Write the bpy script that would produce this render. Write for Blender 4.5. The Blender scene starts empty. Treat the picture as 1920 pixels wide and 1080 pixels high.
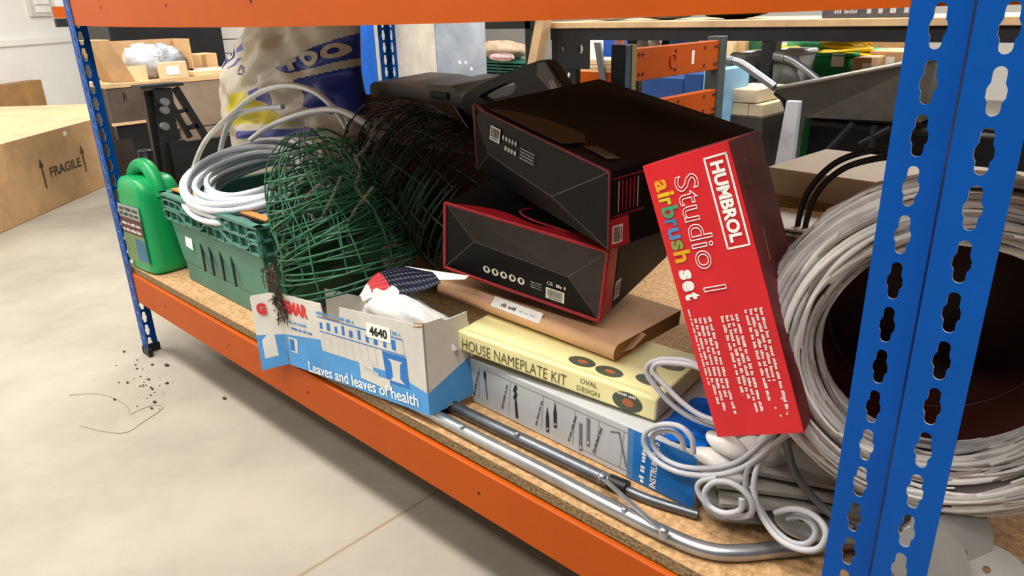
import bpy, bmesh, math, random
from mathutils import Vector, Matrix, Euler
from mathutils.geometry import tessellate_polygon
random.seed(7)
PI=math.pi
S=bpy.context.scene; COL=S.collection
# ------------------------------------------------------------------ camera, light, exposure
RC=[[0.7241981326,0.6890065013,-0.0284096084],[0.2275804939,-0.2776879189,-0.9333255265],[-0.6509563607,0.6694471307,-0.3579055122]]
FPX=1362.427; CAM=Vector((2.639,-0.784,1.131))
cd=bpy.data.cameras.new('camera'); cam=bpy.data.objects.new('camera',cd); COL.objects.link(cam)
cd.sensor_width=36; cd.lens=36*FPX/1920; cd.clip_start=.02
cam.matrix_world=Matrix(((RC[0][0],-RC[1][0],-RC[2][0],CAM[0]),(RC[0][1],-RC[1][1],-RC[2][1],CAM[1]),(RC[0][2],-RC[1][2],-RC[2][2],CAM[2]),(0,0,0,1)))
S.camera=cam
W=bpy.data.worlds.new('World'); S.world=W; W.use_nodes=True
W.node_tree.nodes['Background'].inputs[0].default_value=(1.0,.97,.92,1); W.node_tree.nodes['Background'].inputs[1].default_value=.05
S.view_settings.view_transform='Standard'; S.view_settings.look='None'; S.view_settings.gamma=1; S.view_settings.exposure=0.0; S.view_settings.use_curve_mapping=False
def area(loc,sx,sy,pw,col=(1,.96,.9),target=None):
    l=bpy.data.lights.new('ceiling_light','AREA'); l.shape='RECTANGLE'; l.size=sx; l.size_y=sy; l.energy=pw; l.color=col
    o=bpy.data.objects.new('ceiling_light',l); COL.objects.link(o); o.location=loc
    if target: o.rotation_euler=(Vector(target)-Vector(loc)).to_track_quat('-Z','Y').to_euler()
    return o
area((1.2,-1.0,4.2),5.0,.5,240)
area((-2.5,-1.2,4.2),3.0,.6,120)
area((-2.0,2.7,4.2),4.0,.6,210)
area((1.9,2.7,4.2),4.0,.6,230)
area((5.0,.5,4.2),.6,4.0,90)
area((1.5,-2.7,4.1),5.0,.5,125)
area((2.2,7.2,3.6),5.0,1.0,420,target=(2.0,1.0,.8))
# ------------------------------------------------------------------ helpers
def ray(u,v):
    a,b=(u-960)/FPX,(v-540)/FPX
    return Vector([RC[0][i]*a+RC[1][i]*b+RC[2][i] for i in range(3)])
def at(u,v,x=None,y=None,z=None):
    """the world point on the plane x=, y= or z= that the photograph shows at this pixel"""
    d=ray(u,v)
    t=(x-CAM[0])/d[0] if x is not None else (y-CAM[1])/d[1] if y is not None else (z-CAM[2])/d[2]
    return CAM+d*t
def lin(h):
    h=h.lstrip('#'); r=[int(h[i:i+2],16)/255 for i in (0,2,4)]
    return tuple(((c+.055)/1.055)**2.4 if c>.04045 else c/12.92 for c in r)+(1,)
MC={}
def mat(name,hexc,rough=.6,metal=0,var=.12,scale=8,bump=0,bscale=60,hex2=None,spec=.5,trans=0,ior=1.45,alpha=1,coat=0,detail=5):
    if name in MC: return MC[name]
    m=bpy.data.materials.new(name); m.use_nodes=True; n=m.node_tree.nodes; l=m.node_tree.links; p=n['Principled BSDF']
    p.inputs['Roughness'].default_value=rough; p.inputs['Metallic'].default_value=metal; p.inputs['Specular IOR Level'].default_value=spec
    p.inputs['Transmission Weight'].default_value=trans; p.inputs['IOR'].default_value=ior; p.inputs['Alpha'].default_value=alpha; p.inputs['Coat Weight'].default_value=coat
    tc=n.new('ShaderNodeTexCoord'); nz=n.new('ShaderNodeTexNoise'); nz.inputs['Scale'].default_value=scale; nz.inputs['Detail'].default_value=detail; nz.inputs['Roughness'].default_value=.65
    l.new(tc.outputs['Object'],nz.inputs['Vector'])
    cr=n.new('ShaderNodeValToRGB'); c=lin(hexc); c2=lin(hex2) if hex2 else tuple(max(0,x*(1-var*2)) for x in c[:3])+(1,)
    c1=c if hex2 else tuple(min(1,x*(1+var*.6)) for x in c[:3])+(1,)
    cr.color_ramp.elements[0].position=.33; cr.color_ramp.elements[0].color=c2; cr.color_ramp.elements[1].position=.66; cr.color_ramp.elements[1].color=c1
    l.new(nz.outputs['Fac'],cr.inputs['Fac']); l.new(cr.outputs['Color'],p.inputs['Base Color'])
    if bump:
        b=n.new('ShaderNodeBump'); b.inputs['Strength'].default_value=bump; b.inputs['Distance'].default_value=.004
        n2=n.new('ShaderNodeTexNoise'); n2.inputs['Scale'].default_value=bscale; n2.inputs['Detail'].default_value=4; l.new(tc.outputs['Object'],n2.inputs['Vector'])
        l.new(n2.outputs['Fac'],b.inputs['Height']); l.new(b.outputs['Normal'],p.inputs['Normal'])
    MC[name]=m; return m
I4=Matrix.Identity(4)
def TR(loc,rot=(0,0,0)): return Matrix.Translation(Vector(loc))@Euler([math.radians(a) for a in rot],'XYZ').to_matrix().to_4x4()
def frame(o,ex,ey):
    ex=Vector(ex).normalized(); ez=ex.cross(Vector(ey)).normalized(); ey=ez.cross(ex)
    return Matrix(((ex[0],ey[0],ez[0],o[0]),(ex[1],ey[1],ez[1],o[1]),(ex[2],ey[2],ez[2],o[2]),(0,0,0,1)))
def spline(P,n=8,closed=False):
    P=[Vector(p) for p in P]; out=[]; N=len(P)
    for i in range(N if closed else N-1):
        if closed: a,b,c,d=P[i-1],P[i],P[(i+1)%N],P[(i+2)%N]
        else: a,b,c,d=P[max(i-1,0)],P[i],P[i+1],P[min(i+2,N-1)]
        for k in range(n):
            t=k/n; out.append(.5*((2*b)+(c-a)*t+(2*a-5*b+4*c-d)*t*t+(3*b-a-3*c+d)*t**3))
    if not closed: out.append(P[-1])
    return out
class MB:
    def __init__(s): s.v=[];s.f=[];s.m=[];s.s=[];s.mats=[];s.M=I4
    def mi(s,m):
        if m not in s.mats: s.mats.append(m)
        return s.mats.index(m)
    def add(s,vs,fs,m,smooth=False,M=None):
        o=len(s.v); X=s.M@M if M is not None else s.M; k=s.mi(m)
        s.v+=[X@Vector(p) for p in vs]
        for f in fs: s.f.append([o+i for i in f]); s.m.append(k); s.s.append(smooth)
        return s
    def box(s,a,b,m,M=None):
        (x0,y0,z0),(x1,y1,z1)=a,b
        return s.add([(x0,y0,z0),(x1,y0,z0),(x1,y1,z0),(x0,y1,z0),(x0,y0,z1),(x1,y0,z1),(x1,y1,z1),(x0,y1,z1)],[(0,3,2,1),(4,5,6,7),(0,1,5,4),(1,2,6,5),(2,3,7,6),(3,0,4,7)],m,M=M)
    def hexa(s,P,m):   # 8 corners: bottom ring then top ring, counter-clockwise seen from above
        return s.add(P,[(0,3,2,1),(4,5,6,7),(0,1,5,4),(1,2,6,5),(2,3,7,6),(3,0,4,7)],m)
    def quad(s,P,m,smooth=False): return s.add(P,[tuple(range(len(P)))],m,smooth)
    def poly(s,pts,m,M=None): return s.add([(p[0],p[1],0) for p in pts],[tuple(range(len(pts)))],m,M=M)
    def tube(s,P,r,m,seg=8,closed=False,M=None,caps=True):
        P=[Vector(p) for p in P]; n=len(P); R=r if isinstance(r,(list,tuple)) else [r]*n
        vs=[];fs=[]; up=None
        for i in range(n):
            t=(P[(i+1)%n]-P[i-1]) if closed else (P[min(i+1,n-1)]-P[max(i-1,0)])
            t=t.normalized() if t.length>1e-9 else Vector((0,0,1))
            if up is None:
                up=Vector((0,0,1)) if abs(t.z)<.9 else Vector((1,0,0))
            a=t.cross(up)
            if a.length<1e-6: a=t.cross(Vector((1,0.3,0)))
            a.normalize(); b=a.cross(t); up=b
            for k in range(seg):
                w=2*PI*k/seg; vs.append(P[i]+(a*math.cos(w)+b*math.sin(w))*R[i])
        for i in range(n if closed else n-1):
            for k in range(seg):
                j=(i+1)%n; fs.append((i*seg+k,i*seg+(k+1)%seg,j*seg+(k+1)%seg,j*seg+k))
        s.add(vs,fs,m,True,M)
        if caps and not closed:
            s.add(vs[:seg],[tuple(range(seg))[::-1]],m,False,M); s.add(vs[-seg:],[tuple(range(seg))],m,False,M)
        return s
    def lathe(s,prof,m,seg=24,M=None,smooth=True):
        vs=[];fs=[]
        for r,z in prof:
            for k in range(seg): w=2*PI*k/seg; vs.append((r*math.cos(w),r*math.sin(w),z))
        for i in range(len(prof)-1):
            for k in range(seg): fs.append((i*seg+k,i*seg+(k+1)%seg,(i+1)*seg+(k+1)%seg,(i+1)*seg+k))
        return s.add(vs,fs,m,smooth,M)
    def cyl(s,a,b,r,m,seg=16): return s.tube([a,b],r,m,seg)
    def ball(s,c,rad,m,M=None,nu=16,nv=10,fn=None):
        vs=[];fs=[]
        for j in range(nv+1):
            p=PI*j/nv-PI/2
            for i in range(nu):
                t=2*PI*i/nu; d=Vector((math.cos(p)*math.cos(t),math.cos(p)*math.sin(t),math.sin(p))); k=fn(d) if fn else 1
                vs.append((c[0]+rad[0]*d.x*k,c[1]+rad[1]*d.y*k,c[2]+rad[2]*d.z*k))
        for j in range(nv):
            for i in range(nu): fs.append((j*nu+i,j*nu+(i+1)%nu,(j+1)*nu+(i+1)%nu,(j+1)*nu+i))
        return s.add(vs,fs,m,True,M)
    def prism(s,outer,holes,t,m,M=None,mh=None):
        """2D outline with holes in local x,y, thickness t towards -z"""
        loops=[outer]+list(holes); tri=tessellate_polygon([[Vector((p[0],p[1],0)) for p in lp] for lp in loops])
        flat=[p for lp in loops for p in lp]; n=len(flat)
        def area2(a,b,c): return (b[0]-a[0])*(c[1]-a[1])-(b[1]-a[1])*(c[0]-a[0])
        fs=[]
        for a,b,c in tri:
            if area2(flat[a],flat[b],flat[c])<0: a,b=b,a
            fs+= [(a,b,c),(n+c,n+b,n+a)]
        vs=[(p[0],p[1],0) for p in flat]+[(p[0],p[1],-t) for p in flat]
        s.add(vs,fs,m,False,M)
        o=0;k0=len(loops)
        for li,lp in enumerate(loops):
            k=len(lp); ar=sum(lp[i-1][0]*lp[i][1]-lp[i][0]*lp[i-1][1] for i in range(k)); ccw=ar>0
            side=[]
            for i in range(k):
                a,b=i,(i+1)%k; q=(a,k+a,k+b,b)
                if (ccw and li==0) or ((not ccw) and li>0): side.append(q)
                else: side.append(q[::-1])
            s.add([(p[0],p[1],0) for p in lp]+[(p[0],p[1],-t) for p in lp],side,(mh if (mh and li>0) else m),False,M)
        return s
    def text(s,txt,M,m,w=None,h=None,bold=0,warp=None,off=.0004,shear=0,fill=True,outline=0):
        c=bpy.data.curves.new('t','FONT'); c.body=txt; c.size=1; c.align_x='LEFT'; c.offset=bold; c.shear=shear; c.resolution_u=3
        if not fill: c.fill_mode='NONE'; c.bevel_depth=outline; c.bevel_resolution=0
        o=bpy.data.objects.new('t',c); COL.objects.link(o); dg=bpy.context.evaluated_depsgraph_get(); me=bpy.data.meshes.new_from_object(o.evaluated_get(dg))
        vs=[v.co.copy() for v in me.vertices]; fs=[tuple(p.vertices) for p in me.polygons]
        bpy.data.objects.remove(o); bpy.data.curves.remove(c); bpy.data.meshes.remove(me)
        if not vs: return s
        x0=min(v.x for v in vs);x1=max(v.x for v in vs);y0=min(v.y for v in vs);y1=max(v.y for v in vs)
        sx=w/(x1-x0) if w else None; sy=h/(y1-y0) if h else None
        sx=sx or sy; sy=sy or sx
        P=[((v.x-(x0+x1)/2)*sx,(v.y-(y0+y1)/2)*sy,off+(v.z*sy if not fill else 0)) for v in vs]
        if warp: P=[warp(*p) for p in P]
        return s.add(P,fs,m,False,M)
    def build(s,name,parent=None,bevel=0,sub=0,solid=0):
        loc=Vector((0,0,0)); q=parent
        while q is not None: loc+=q.location; q=q.parent
        me=bpy.data.meshes.new(name); me.from_pydata([v-loc for v in s.v],[],s.f)
        for m in s.mats: me.materials.append(m)
        me.polygons.foreach_set('material_index',s.m); me.polygons.foreach_set('use_smooth',s.s); me.update()
        o=bpy.data.objects.new(name,me); COL.objects.link(o)
        if parent is not None: o.parent=parent
        if solid: md=o.modifiers.new('s','SOLIDIFY'); md.thickness=solid
        if bevel: md=o.modifiers.new('b','BEVEL'); md.width=bevel; md.segments=2; md.limit_method='ANGLE'; md.angle_limit=.6
        if sub: md=o.modifiers.new('d','SUBSURF'); md.levels=sub; md.render_levels=sub
        return o
def thing(name,label,cat,loc=(0,0,0),group=None):
    o=bpy.data.objects.new(name,None); COL.objects.link(o); o.location=loc; o.empty_display_size=.05
    o['label']=label; o['category']=cat
    if group: o['group']=group
    return o
def tag(o,label,cat,group=None,kind=None):
    o['label']=label; o['category']=cat
    if group: o['group']=group
    if kind: o['kind']=kind
    return o
def struct(o): o['kind']='structure'; return o
def copy_tree(o,parent=None,seen=None):
    kids=[c for c in COL.objects if c.parent==o]
    c=o.copy(); COL.objects.link(c)
    if parent is not None: c.parent=parent
    for k in kids: copy_tree(k,c)
    return c
def dashes(mb,M,x0,x1,y,h,m,rnd,gap=.25,lo=1.2,hi=4.0,off=.0004):
    """a line of print too small to read: word-long strokes"""
    x=x0
    while x<x1:
        w=min(h*rnd.uniform(lo,hi),x1-x)
        n=max(1,int(w/(h*.55)))
        for k in range(n):
            a=x+k*w/n; hh=h*rnd.choice([.7,.7,1,.85]); b=a+w/n*.72
            mb.add([(a,y,off),(b,y,off),(b,y+hh,off),(a,y+hh,off)],[(0,1,2,3)],m,M=M)
        x+=w+h*.6
def barcode(mb,M,cx,cy,w,h,white,black,rnd):
    mb.poly([(cx-w/2,cy-h/2),(cx+w/2,cy-h/2),(cx+w/2,cy+h/2),(cx-w/2,cy+h/2)],white,M=M@Matrix.Translation((0,0,.0004)))
    x=cx-w*.42
    while x<cx+w*.40:
        b=rnd.uniform(.010,.035)*w
        mb.poly([(x,cy-h*.25),(x+b,cy-h*.25),(x+b,cy+h*.4),(x,cy+h*.4)],black,M=M@Matrix.Translation((0,0,.0007))); x+=b+rnd.uniform(.015,.03)*w
    mb.poly([(cx-w*.35,cy-h*.4),(cx+w*.35,cy-h*.4),(cx+w*.35,cy-h*.32),(cx-w*.35,cy-h*.32)],black,M=M@Matrix.Translation((0,0,.0007)))
def face(M,side,lx,ly,lz):
    """local frame on one face of a box given by matrix M: origin at the face centre, x right, y up, z out"""
    F={'front':((0,-ly/2,lz/2),(1,0,0),(0,0,1)),'right':((lx/2,0,lz/2),(0,1,0),(0,0,1)),'top':((0,0,lz),(1,0,0),(0,1,0)),'left':((-lx/2,0,lz/2),(0,-1,0),(0,0,1)),'back':((0,ly/2,lz/2),(-1,0,0),(0,0,1))}[side]
    return M@frame(*F)
# ------------------------------------------------------------------ materials
BLUE=mat('blue_steel','#004da2',.5,.0,.06,5,spec=.16); BLUE_CHIP=mat('slot_bare_edge','#c9d2dc',.4,.6)
ORANGE=mat('orange_steel','#b44e06',.5,0,.05,3,spec=.2); CHIP=mat('chipboard','#cfa878',.85,0,.3,110,bump=.3,bscale=200,hex2='#96704a')
CHIPE=mat('chipboard_edge','#a58a62',.95,0,.5,170,bump=.6,bscale=220,hex2='#4e3d28')
BLACK=mat('black_card','#0d0d0f',.5,0,.25,5,bump=.12,bscale=18,spec=.18); BLACKP=mat('black_plastic','#0e0f11',.45,0,.2,10); GLOSSLIT=mat('varnished_card_lit','#3a3430',.3,0,.3,5,bump=.2,bscale=14,spec=.35)  # varnished flaps: lighter grey-brown paints in the light falling on them
REDP=mat('red_print','#c4202c',.45); WHITE=mat('white_print','#f2f1ea',.6,0,.06); DARKP=mat('black_print','#141414',.6,0,.05)
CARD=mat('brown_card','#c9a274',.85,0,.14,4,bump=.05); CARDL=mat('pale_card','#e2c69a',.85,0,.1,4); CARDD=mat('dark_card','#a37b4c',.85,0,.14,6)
STEEL=mat('galvanised_tube','#b3b6b9',.33,.85,.14,14,bump=.05,bscale=90); STEELD=mat('dull_tube','#777b80',.38,.8,.2,14)
CRATE=mat('green_crate_plastic','#4d8474',.5,0,.12,6); CRATED=mat('dark_slot','#0d1a18',.8)
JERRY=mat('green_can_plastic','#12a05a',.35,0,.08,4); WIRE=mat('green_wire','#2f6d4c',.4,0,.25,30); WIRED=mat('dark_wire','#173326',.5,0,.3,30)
HOSE=mat('clear_hose','#e4ebf3',.3,0,.05,6,trans=.3,ior=1.3,spec=.4)
BAGW=mat('bag_film','#cfc6b6',.35,0,.1,7,bump=.35,bscale=9); BAGB=mat('bag_blue','#17359c',.35,0,.12,7,bump=.35,bscale=9); BAGY=mat('bag_yellow','#d5c51e',.35,0,.12,7,bump=.35,bscale=9)
REDBOX=mat('red_box_print','#d3222b',.42,0,.06,9,bump=.06); REDSHADE=mat('red_lid_shade','#7a171f',.5,0,.22,12,hex2='#571118',spec=.3)  # the lid's darker red is shade put into the colour
CREAM=mat('cream_print','#efe6a8',.5,0,.05); GREYP=mat('grey_print','#b9bcbe',.45,0,.06,6); BLUEP=mat('blue_print','#0f6fc0',.4,0,.1,5)
SKY=mat('sky_print','#4c95d2',.55,0,.10,5); OFFW=mat('offwhite_card','#d0ccc3',.6,0,.08,7,bump=.06)
WICK=[mat('willow_white','#ece7e2',.7,0,.10,14),mat('willow_grey','#c3bebc',.75,0,.15,14),mat('willow_brown','#9c9088',.8,0,.2,14)]
LINER=mat('brown_liner','#4a2018',.5,0,.2,5); UNDER=mat('willow_core','#7a716b',.9)
WHPL=mat('white_plastic','#e6e4df',.4,0,.06,6); COAT=mat('coated_rod','#b9bac0',.35,0,.08,10); GREYPL=mat('grey_plate','#989793',.45,.2,.1,7); GREYD=mat('grey_rod','#6d7073',.4,.3,.1,9)
SOIL=mat('dry_moss','#5a4a3c',.95,0,.4,80); CHAIN=mat('chain_metal','#8c8880',.35,.8,.2,30); BMETAL=mat('black_metal','#1b1c1e',.5,.2,.2,8)
WOOD=mat('old_wood','#93806c',.8,0,.25,3,hex2='#6b5a4a'); WOODD=mat('dark_wood','#55473c',.8,0,.25,5); PINE=mat('pine','#d5b184',.7,0,.15,4)
WALLM=mat('white_wall','#e6e4df',.8,0,.03,2); GALV=mat('galvanised_sheet','#b4bcc6',.42,.25,.18,5,hex2='#8f9bab'); PLASTER=mat('cream_column','#dcd4c4',.7,0,.12,6)
CLEAR=mat('clear_film','#e4e9ee',.15,0,.1,9,trans=.35,bump=.5,bscale=12)
GREENT=mat('green_tub_plastic','#128a4b',.45,0,.1,4); YEL=mat('yellow_hose','#f0c40c',.4,0,.15,7); TEAL=mat('teal_film','#63c79a',.4,0,.12,5); TUBG=mat('grey_tub','#b2b8bc',.4,0,.1,4)
TRAY=mat('tray_grey','#5e5c57',.5,.3,.2,6); BROWNP=mat('case_print','#4a2018',.5,0,.4,7,hex2='#1c1413'); CASEG=mat('grey_case','#6d6f6c',.4,0,.15,8)
NAVY=mat('navy_film','#1d2036',.3,0,.3,14,bump=.4,bscale=25); LBLUE=mat('pale_blue','#9cc4e6',.5)
# ------------------------------------------------------------------ setting
fl=mat('concrete_floor','#b0a899',.6,0,.07,1.3,bump=.05,bscale=30,hex2='#938b7f',detail=9)
n=fl.node_tree.nodes;l=fl.node_tree.links;p=n['Principled BSDF']
tc=n['Texture Coordinate'] if 'Texture Coordinate' in n else [q for q in n if q.type=='TEX_COORD'][0]
sx=n.new('ShaderNodeSeparateXYZ'); l.new(tc.outputs['Object'],sx.inputs[0])
mx=n.new('ShaderNodeMath'); mx.operation='SUBTRACT'; mx.inputs[1].default_value=1.425; l.new(sx.outputs['X'],mx.inputs[0])
ab=n.new('ShaderNodeMath'); ab.operation='ABSOLUTE'; l.new(mx.outputs[0],ab.inputs[0])
lt=n.new('ShaderNodeMath'); lt.operation='LESS_THAN'; lt.inputs[1].default_value=.0045; l.new(ab.outputs[0],lt.inputs[0])
sp=n.new('ShaderNodeTexNoise'); sp.inputs['Scale'].default_value=45; sp.inputs['Detail'].default_value=3; l.new(tc.outputs['Object'],sp.inputs['Vector'])
sr=n.new('ShaderNodeMapRange'); sr.inputs[1].default_value=.70; sr.inputs[2].default_value=.76; sr.inputs[3].default_value=0; sr.inputs[4].default_value=.35; l.new(sp.outputs['Fac'],sr.inputs[0])
ad=n.new('ShaderNodeMath'); ad.operation='MAXIMUM'; l.new(lt.outputs[0],ad.inputs[0]); l.new(sr.outputs[0],ad.inputs[1])
mm=n.new('ShaderNodeMath'); mm.operation='MULTIPLY'; mm.inputs[1].default_value=.55; l.new(ad.outputs[0],mm.inputs[0])
mixn=n.new('ShaderNodeMixRGB'); src=p.inputs['Base Color'].links[0].from_socket; l.new(src,mixn.inputs[1]); mixn.inputs[2].default_value=lin('#86664c'); l.new(mm.outputs[0],mixn.inputs[0]); l.new(mixn.outputs[0],p.inputs['Base Color'])
struct(MB().box((-11,-6,-.1),(9,10,0),fl).build('floor'))
DT=Vector((-.703,.711,0)); DN=Vector((.711,.703,0)); BP=Vector((-2.333,.08,0))   # run and normal of the left wall
WP=BP-DN*1.86
def wq(a,b,z0,z1,t,m,name,off=0):
    mb=MB(); o=WP+DN*off; P=[o+DT*a+DN*t,o+DT*b+DN*t,o+DT*b,o+DT*a]
    mb.hexa([Vector((q.x,q.y,z0)) for q in (P[1],P[0],P[3],P[2])]+[Vector((q.x,q.y,z1)) for q in (P[1],P[0],P[3],P[2])],m); return mb
struct(wq(-4,8.5,0,3.4,-.12,WALLM,'w').build('wall_left'))
struct(wq(-4,8.5,0,.93,.02,WALLM,'w').build('baseboard_left',bevel=.004))
struct(wq(-4,8.5,.93,1.0,.045,WALLM,'w').build('trim_1',bevel=.01))
struct(MB().box((-11,9.2,0),(9,9.35,3.4),WALLM).build('wall_back'))
def wallpt(u,v):
    d=ray(u,v); o=WP+DN*.001; t=(o-CAM).dot(DN)/d.dot(DN); return CAM+d*t
t=thing('switch_plate','white plastic socket plate with a lid on the white wall, upper left','socket',wallpt(70,10))
a=wallpt(50,10);b=wallpt(92,10);c0=(a+b)/2;F=frame(c0,b-a,(0,0,1))
w=(b-a).length
MB().box((-w/2,-.11,0),(w/2,.09,.03),OFFW,M=F).build('back_box',t,bevel=.004)
MB().box((-w*.28,-.07,.03),(w*.35,-.01,.04),WHITE,M=F).box((-w*.28,.01,.03),(w*.35,.07,.04),WHITE,M=F).build('cover',t,bevel=.003)
# ------------------------------------------------------------------ blue racking
ZB=.341; D=1.22; XL,XR=0.0,2.459; PIT=.05; FW=.052
def slot(cx,cy,w=.0108,L=.041,bw=.0155):
    r=w/2; P=[]; h=L/2-r; k=bw/2
    for i in range(7): a=PI*i/6; P.append((cx+r*math.cos(a),cy+h+r*math.sin(a)))
    P+=[(cx-r,cy+.007),(cx-k,cy+.002),(cx-k,cy-.005),(cx-r,cy-.009)]
    for i in range(7): a=PI+PI*i/6; P.append((cx+r*math.cos(a),cy-h+r*math.sin(a)))
    P+=[(cx+r,cy-.009),(cx+k,cy-.005),(cx+k,cy+.002),(cx+r,cy+.007)]
    return P
def post(name,label,x,y,dx,dy,z1=2.0,phase=.0,group=None):
    """angle upright, corner at x,y; flanges run dx along X and dy along Y"""
    t=thing(name,label,'post',(x,y,0),group)
    n=int((z1-.05)/PIT); H=lambda s: [slot(s*FW/2,phase+.035+PIT*i) for i in range(n)]
    th=.002
    f=frame((x,y,0),(1,0,0),(0,0,1)) if dy>0 else frame((x,y-th,0),(1,0,0),(0,0,1))
    MB().prism([(0,.008),(dx*FW,.008),(dx*FW,z1),(0,z1)],H(dx),th,BLUE,M=f,mh=BLUE_CHIP).build('front_flange',t)
    g=frame((x if dx<0 else x+th,y,0),(0,1,0),(0,0,1))
    MB().prism([(dy*th,.008),(dy*FW,.008),(dy*FW,z1),(dy*th,z1)],H(dy),th,BLUE,M=g,mh=BLUE_CHIP).build('side_flange',t)
    m=MB(); e=.004
    xa,xb=sorted((x-dx*e,x+dx*(FW+e))); ya,yb=sorted((y-dy*e,y+dy*.012)); m.box((xa,ya,0),(xb,yb,.03),BLACKP)
    xa,xb=sorted((x-dx*e,x+dx*.012)); ya,yb=sorted((y-dy*e,y+dy*(FW+e))); m.box((xa,ya,0),(xb,yb,.03),BLACKP); m.build('foot',t,bevel=.003)
    return t
G='blue slotted uprights of the racking'
post('shelf_post','blue slotted upright at the far left front corner of the shelf, beside the green can',XL,0,1,1)
post('shelf_post','blue slotted upright on the right, left one of the near pair','',0,0,0) if False else None
post('shelf_post','blue slotted upright at the near right of the shelf, set back behind the brighter upright',XR,0,-1,1,phase=.0205)
post('shelf_post','bright blue slotted upright nearest the camera at the right edge',2.474,-.055,1,1,phase=.0205)
post('shelf_post','blue slotted upright at the back left corner, in front of the grey column',XL,D,1,-1,phase=.01)
post('shelf_post','blue slotted upright at the back right corner behind the wicker basket',XR,D,-1,-1,phase=.01)
def beam(name,label,x0,x1,y,z0,z1,sag=0,front=1):
    t=thing(name,label,'beam',((x0+x1)/2,y,z0))
    m=MB(); N=16
    pr=[(0,z0),(.0,z1-.003),(.004,z1),(.030,z1),(.030,z1-.012),(.045,z1-.012),(.045,z1-.014),(.028,z1-.014),(.028,z0+.004),(.030,z0+.002),(.030,z0)]
    vs=[];fs=[];k=len(pr)
    for i in range(N+1):
        s=i/N; x=x0+(x1-x0)*s; d=-sag*4*s*(1-s)
        vs+=[(x,y+front*a,b+d) for a,b in pr]
    for i in range(N):
        for j in range(k): fs.append((i*k+j,(i+1)*k+j,(i+1)*k+(j+1)%k,i*k+(j+1)%k)[::front])
    fs+=[tuple(range(k))[::-front],tuple(N*k+i for i in range(k))[::front]]
    m.add(vs,fs,ORANGE)
    m.build('rail',t)
    b=MB()
    for s in (.12,.3,.47,.72,.88):
        x=x0+(x1-x0)*s; b.cyl((x,y-front*.0012,z0+.05-sag*4*s*(1-s)),(x,y+front*.002,z0+.05-sag*4*s*(1-s)),.0035,BROWNP,8)
    b.build('rivet_marks',t)
    for s,xe in ((1,x0),(-1,x1)): MB().box((min(xe,xe+s*.004),y+front*.002,z0+.01) if front>0 else (min(xe,xe+s*.004),y-.04,z0+.01),(max(xe,xe+s*.004),y+.04 if front>0 else y-.002,z1+.015),ORANGE).build('end_plate',t)
    return t
beam('shelf_beam','orange front beam carrying the lower chipboard shelf',.006,XR-.006,.003,.214,.318,.006)
beam('shelf_beam','orange front beam of the upper shelf across the top of the photo',.006,XR-.006,.003,1.123,1.236,.011)
beam('shelf_beam','orange back beam of the lower shelf, hidden behind the stored things',.006,XR-.006,D-.003,.214,.318,0,-1)
beam('shelf_beam','orange back beam of the upper shelf, behind the front one',.006,XR-.006,D-.003,1.135,1.236,0,-1)
tag(MB().box((.004,.012,.3185),(2.455,1.206,ZB-.0008),CHIPE).box((.004,.0125,ZB-.0008),(2.455,1.206,ZB),CHIP).build('shelf_board'),'speckled chipboard deck of the lower shelf under the crate and boxes','board')
tag(MB().box((.004,.035,1.2375),(2.455,1.185,1.262),CHIP).build('shelf_board'),'chipboard deck of the upper shelf on the top orange beam','board')
# next bay
tag(MB().box((2.478,-.04,.3185),(4.2,1.15,ZB),CHIP).build('shelf_board'),'chipboard deck of the next bay at the lower right corner','board')
beam('shelf_beam','orange front beam of the next bay, below the right edge',2.48,4.2,-.052,.214,.318)
tag(MB().box((2.478,-.02,1.2375),(4.2,1.15,1.262),CHIP).build('shelf_board'),'chipboard deck of the upper shelf in the next bay','board')
beam('shelf_beam','orange front beam of the upper shelf in the next bay',2.48,4.2,-.052,1.123,1.236)
post('shelf_post','blue slotted upright at the far end of the next bay, outside the picture',4.206,-.055,-1,1)
post('shelf_post','blue slotted upright at the back of the next bay',2.474,1.15,1,-1)
post('shelf_post','blue slotted upright at the back end of the next bay',4.206,1.15,-1,-1)
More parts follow.
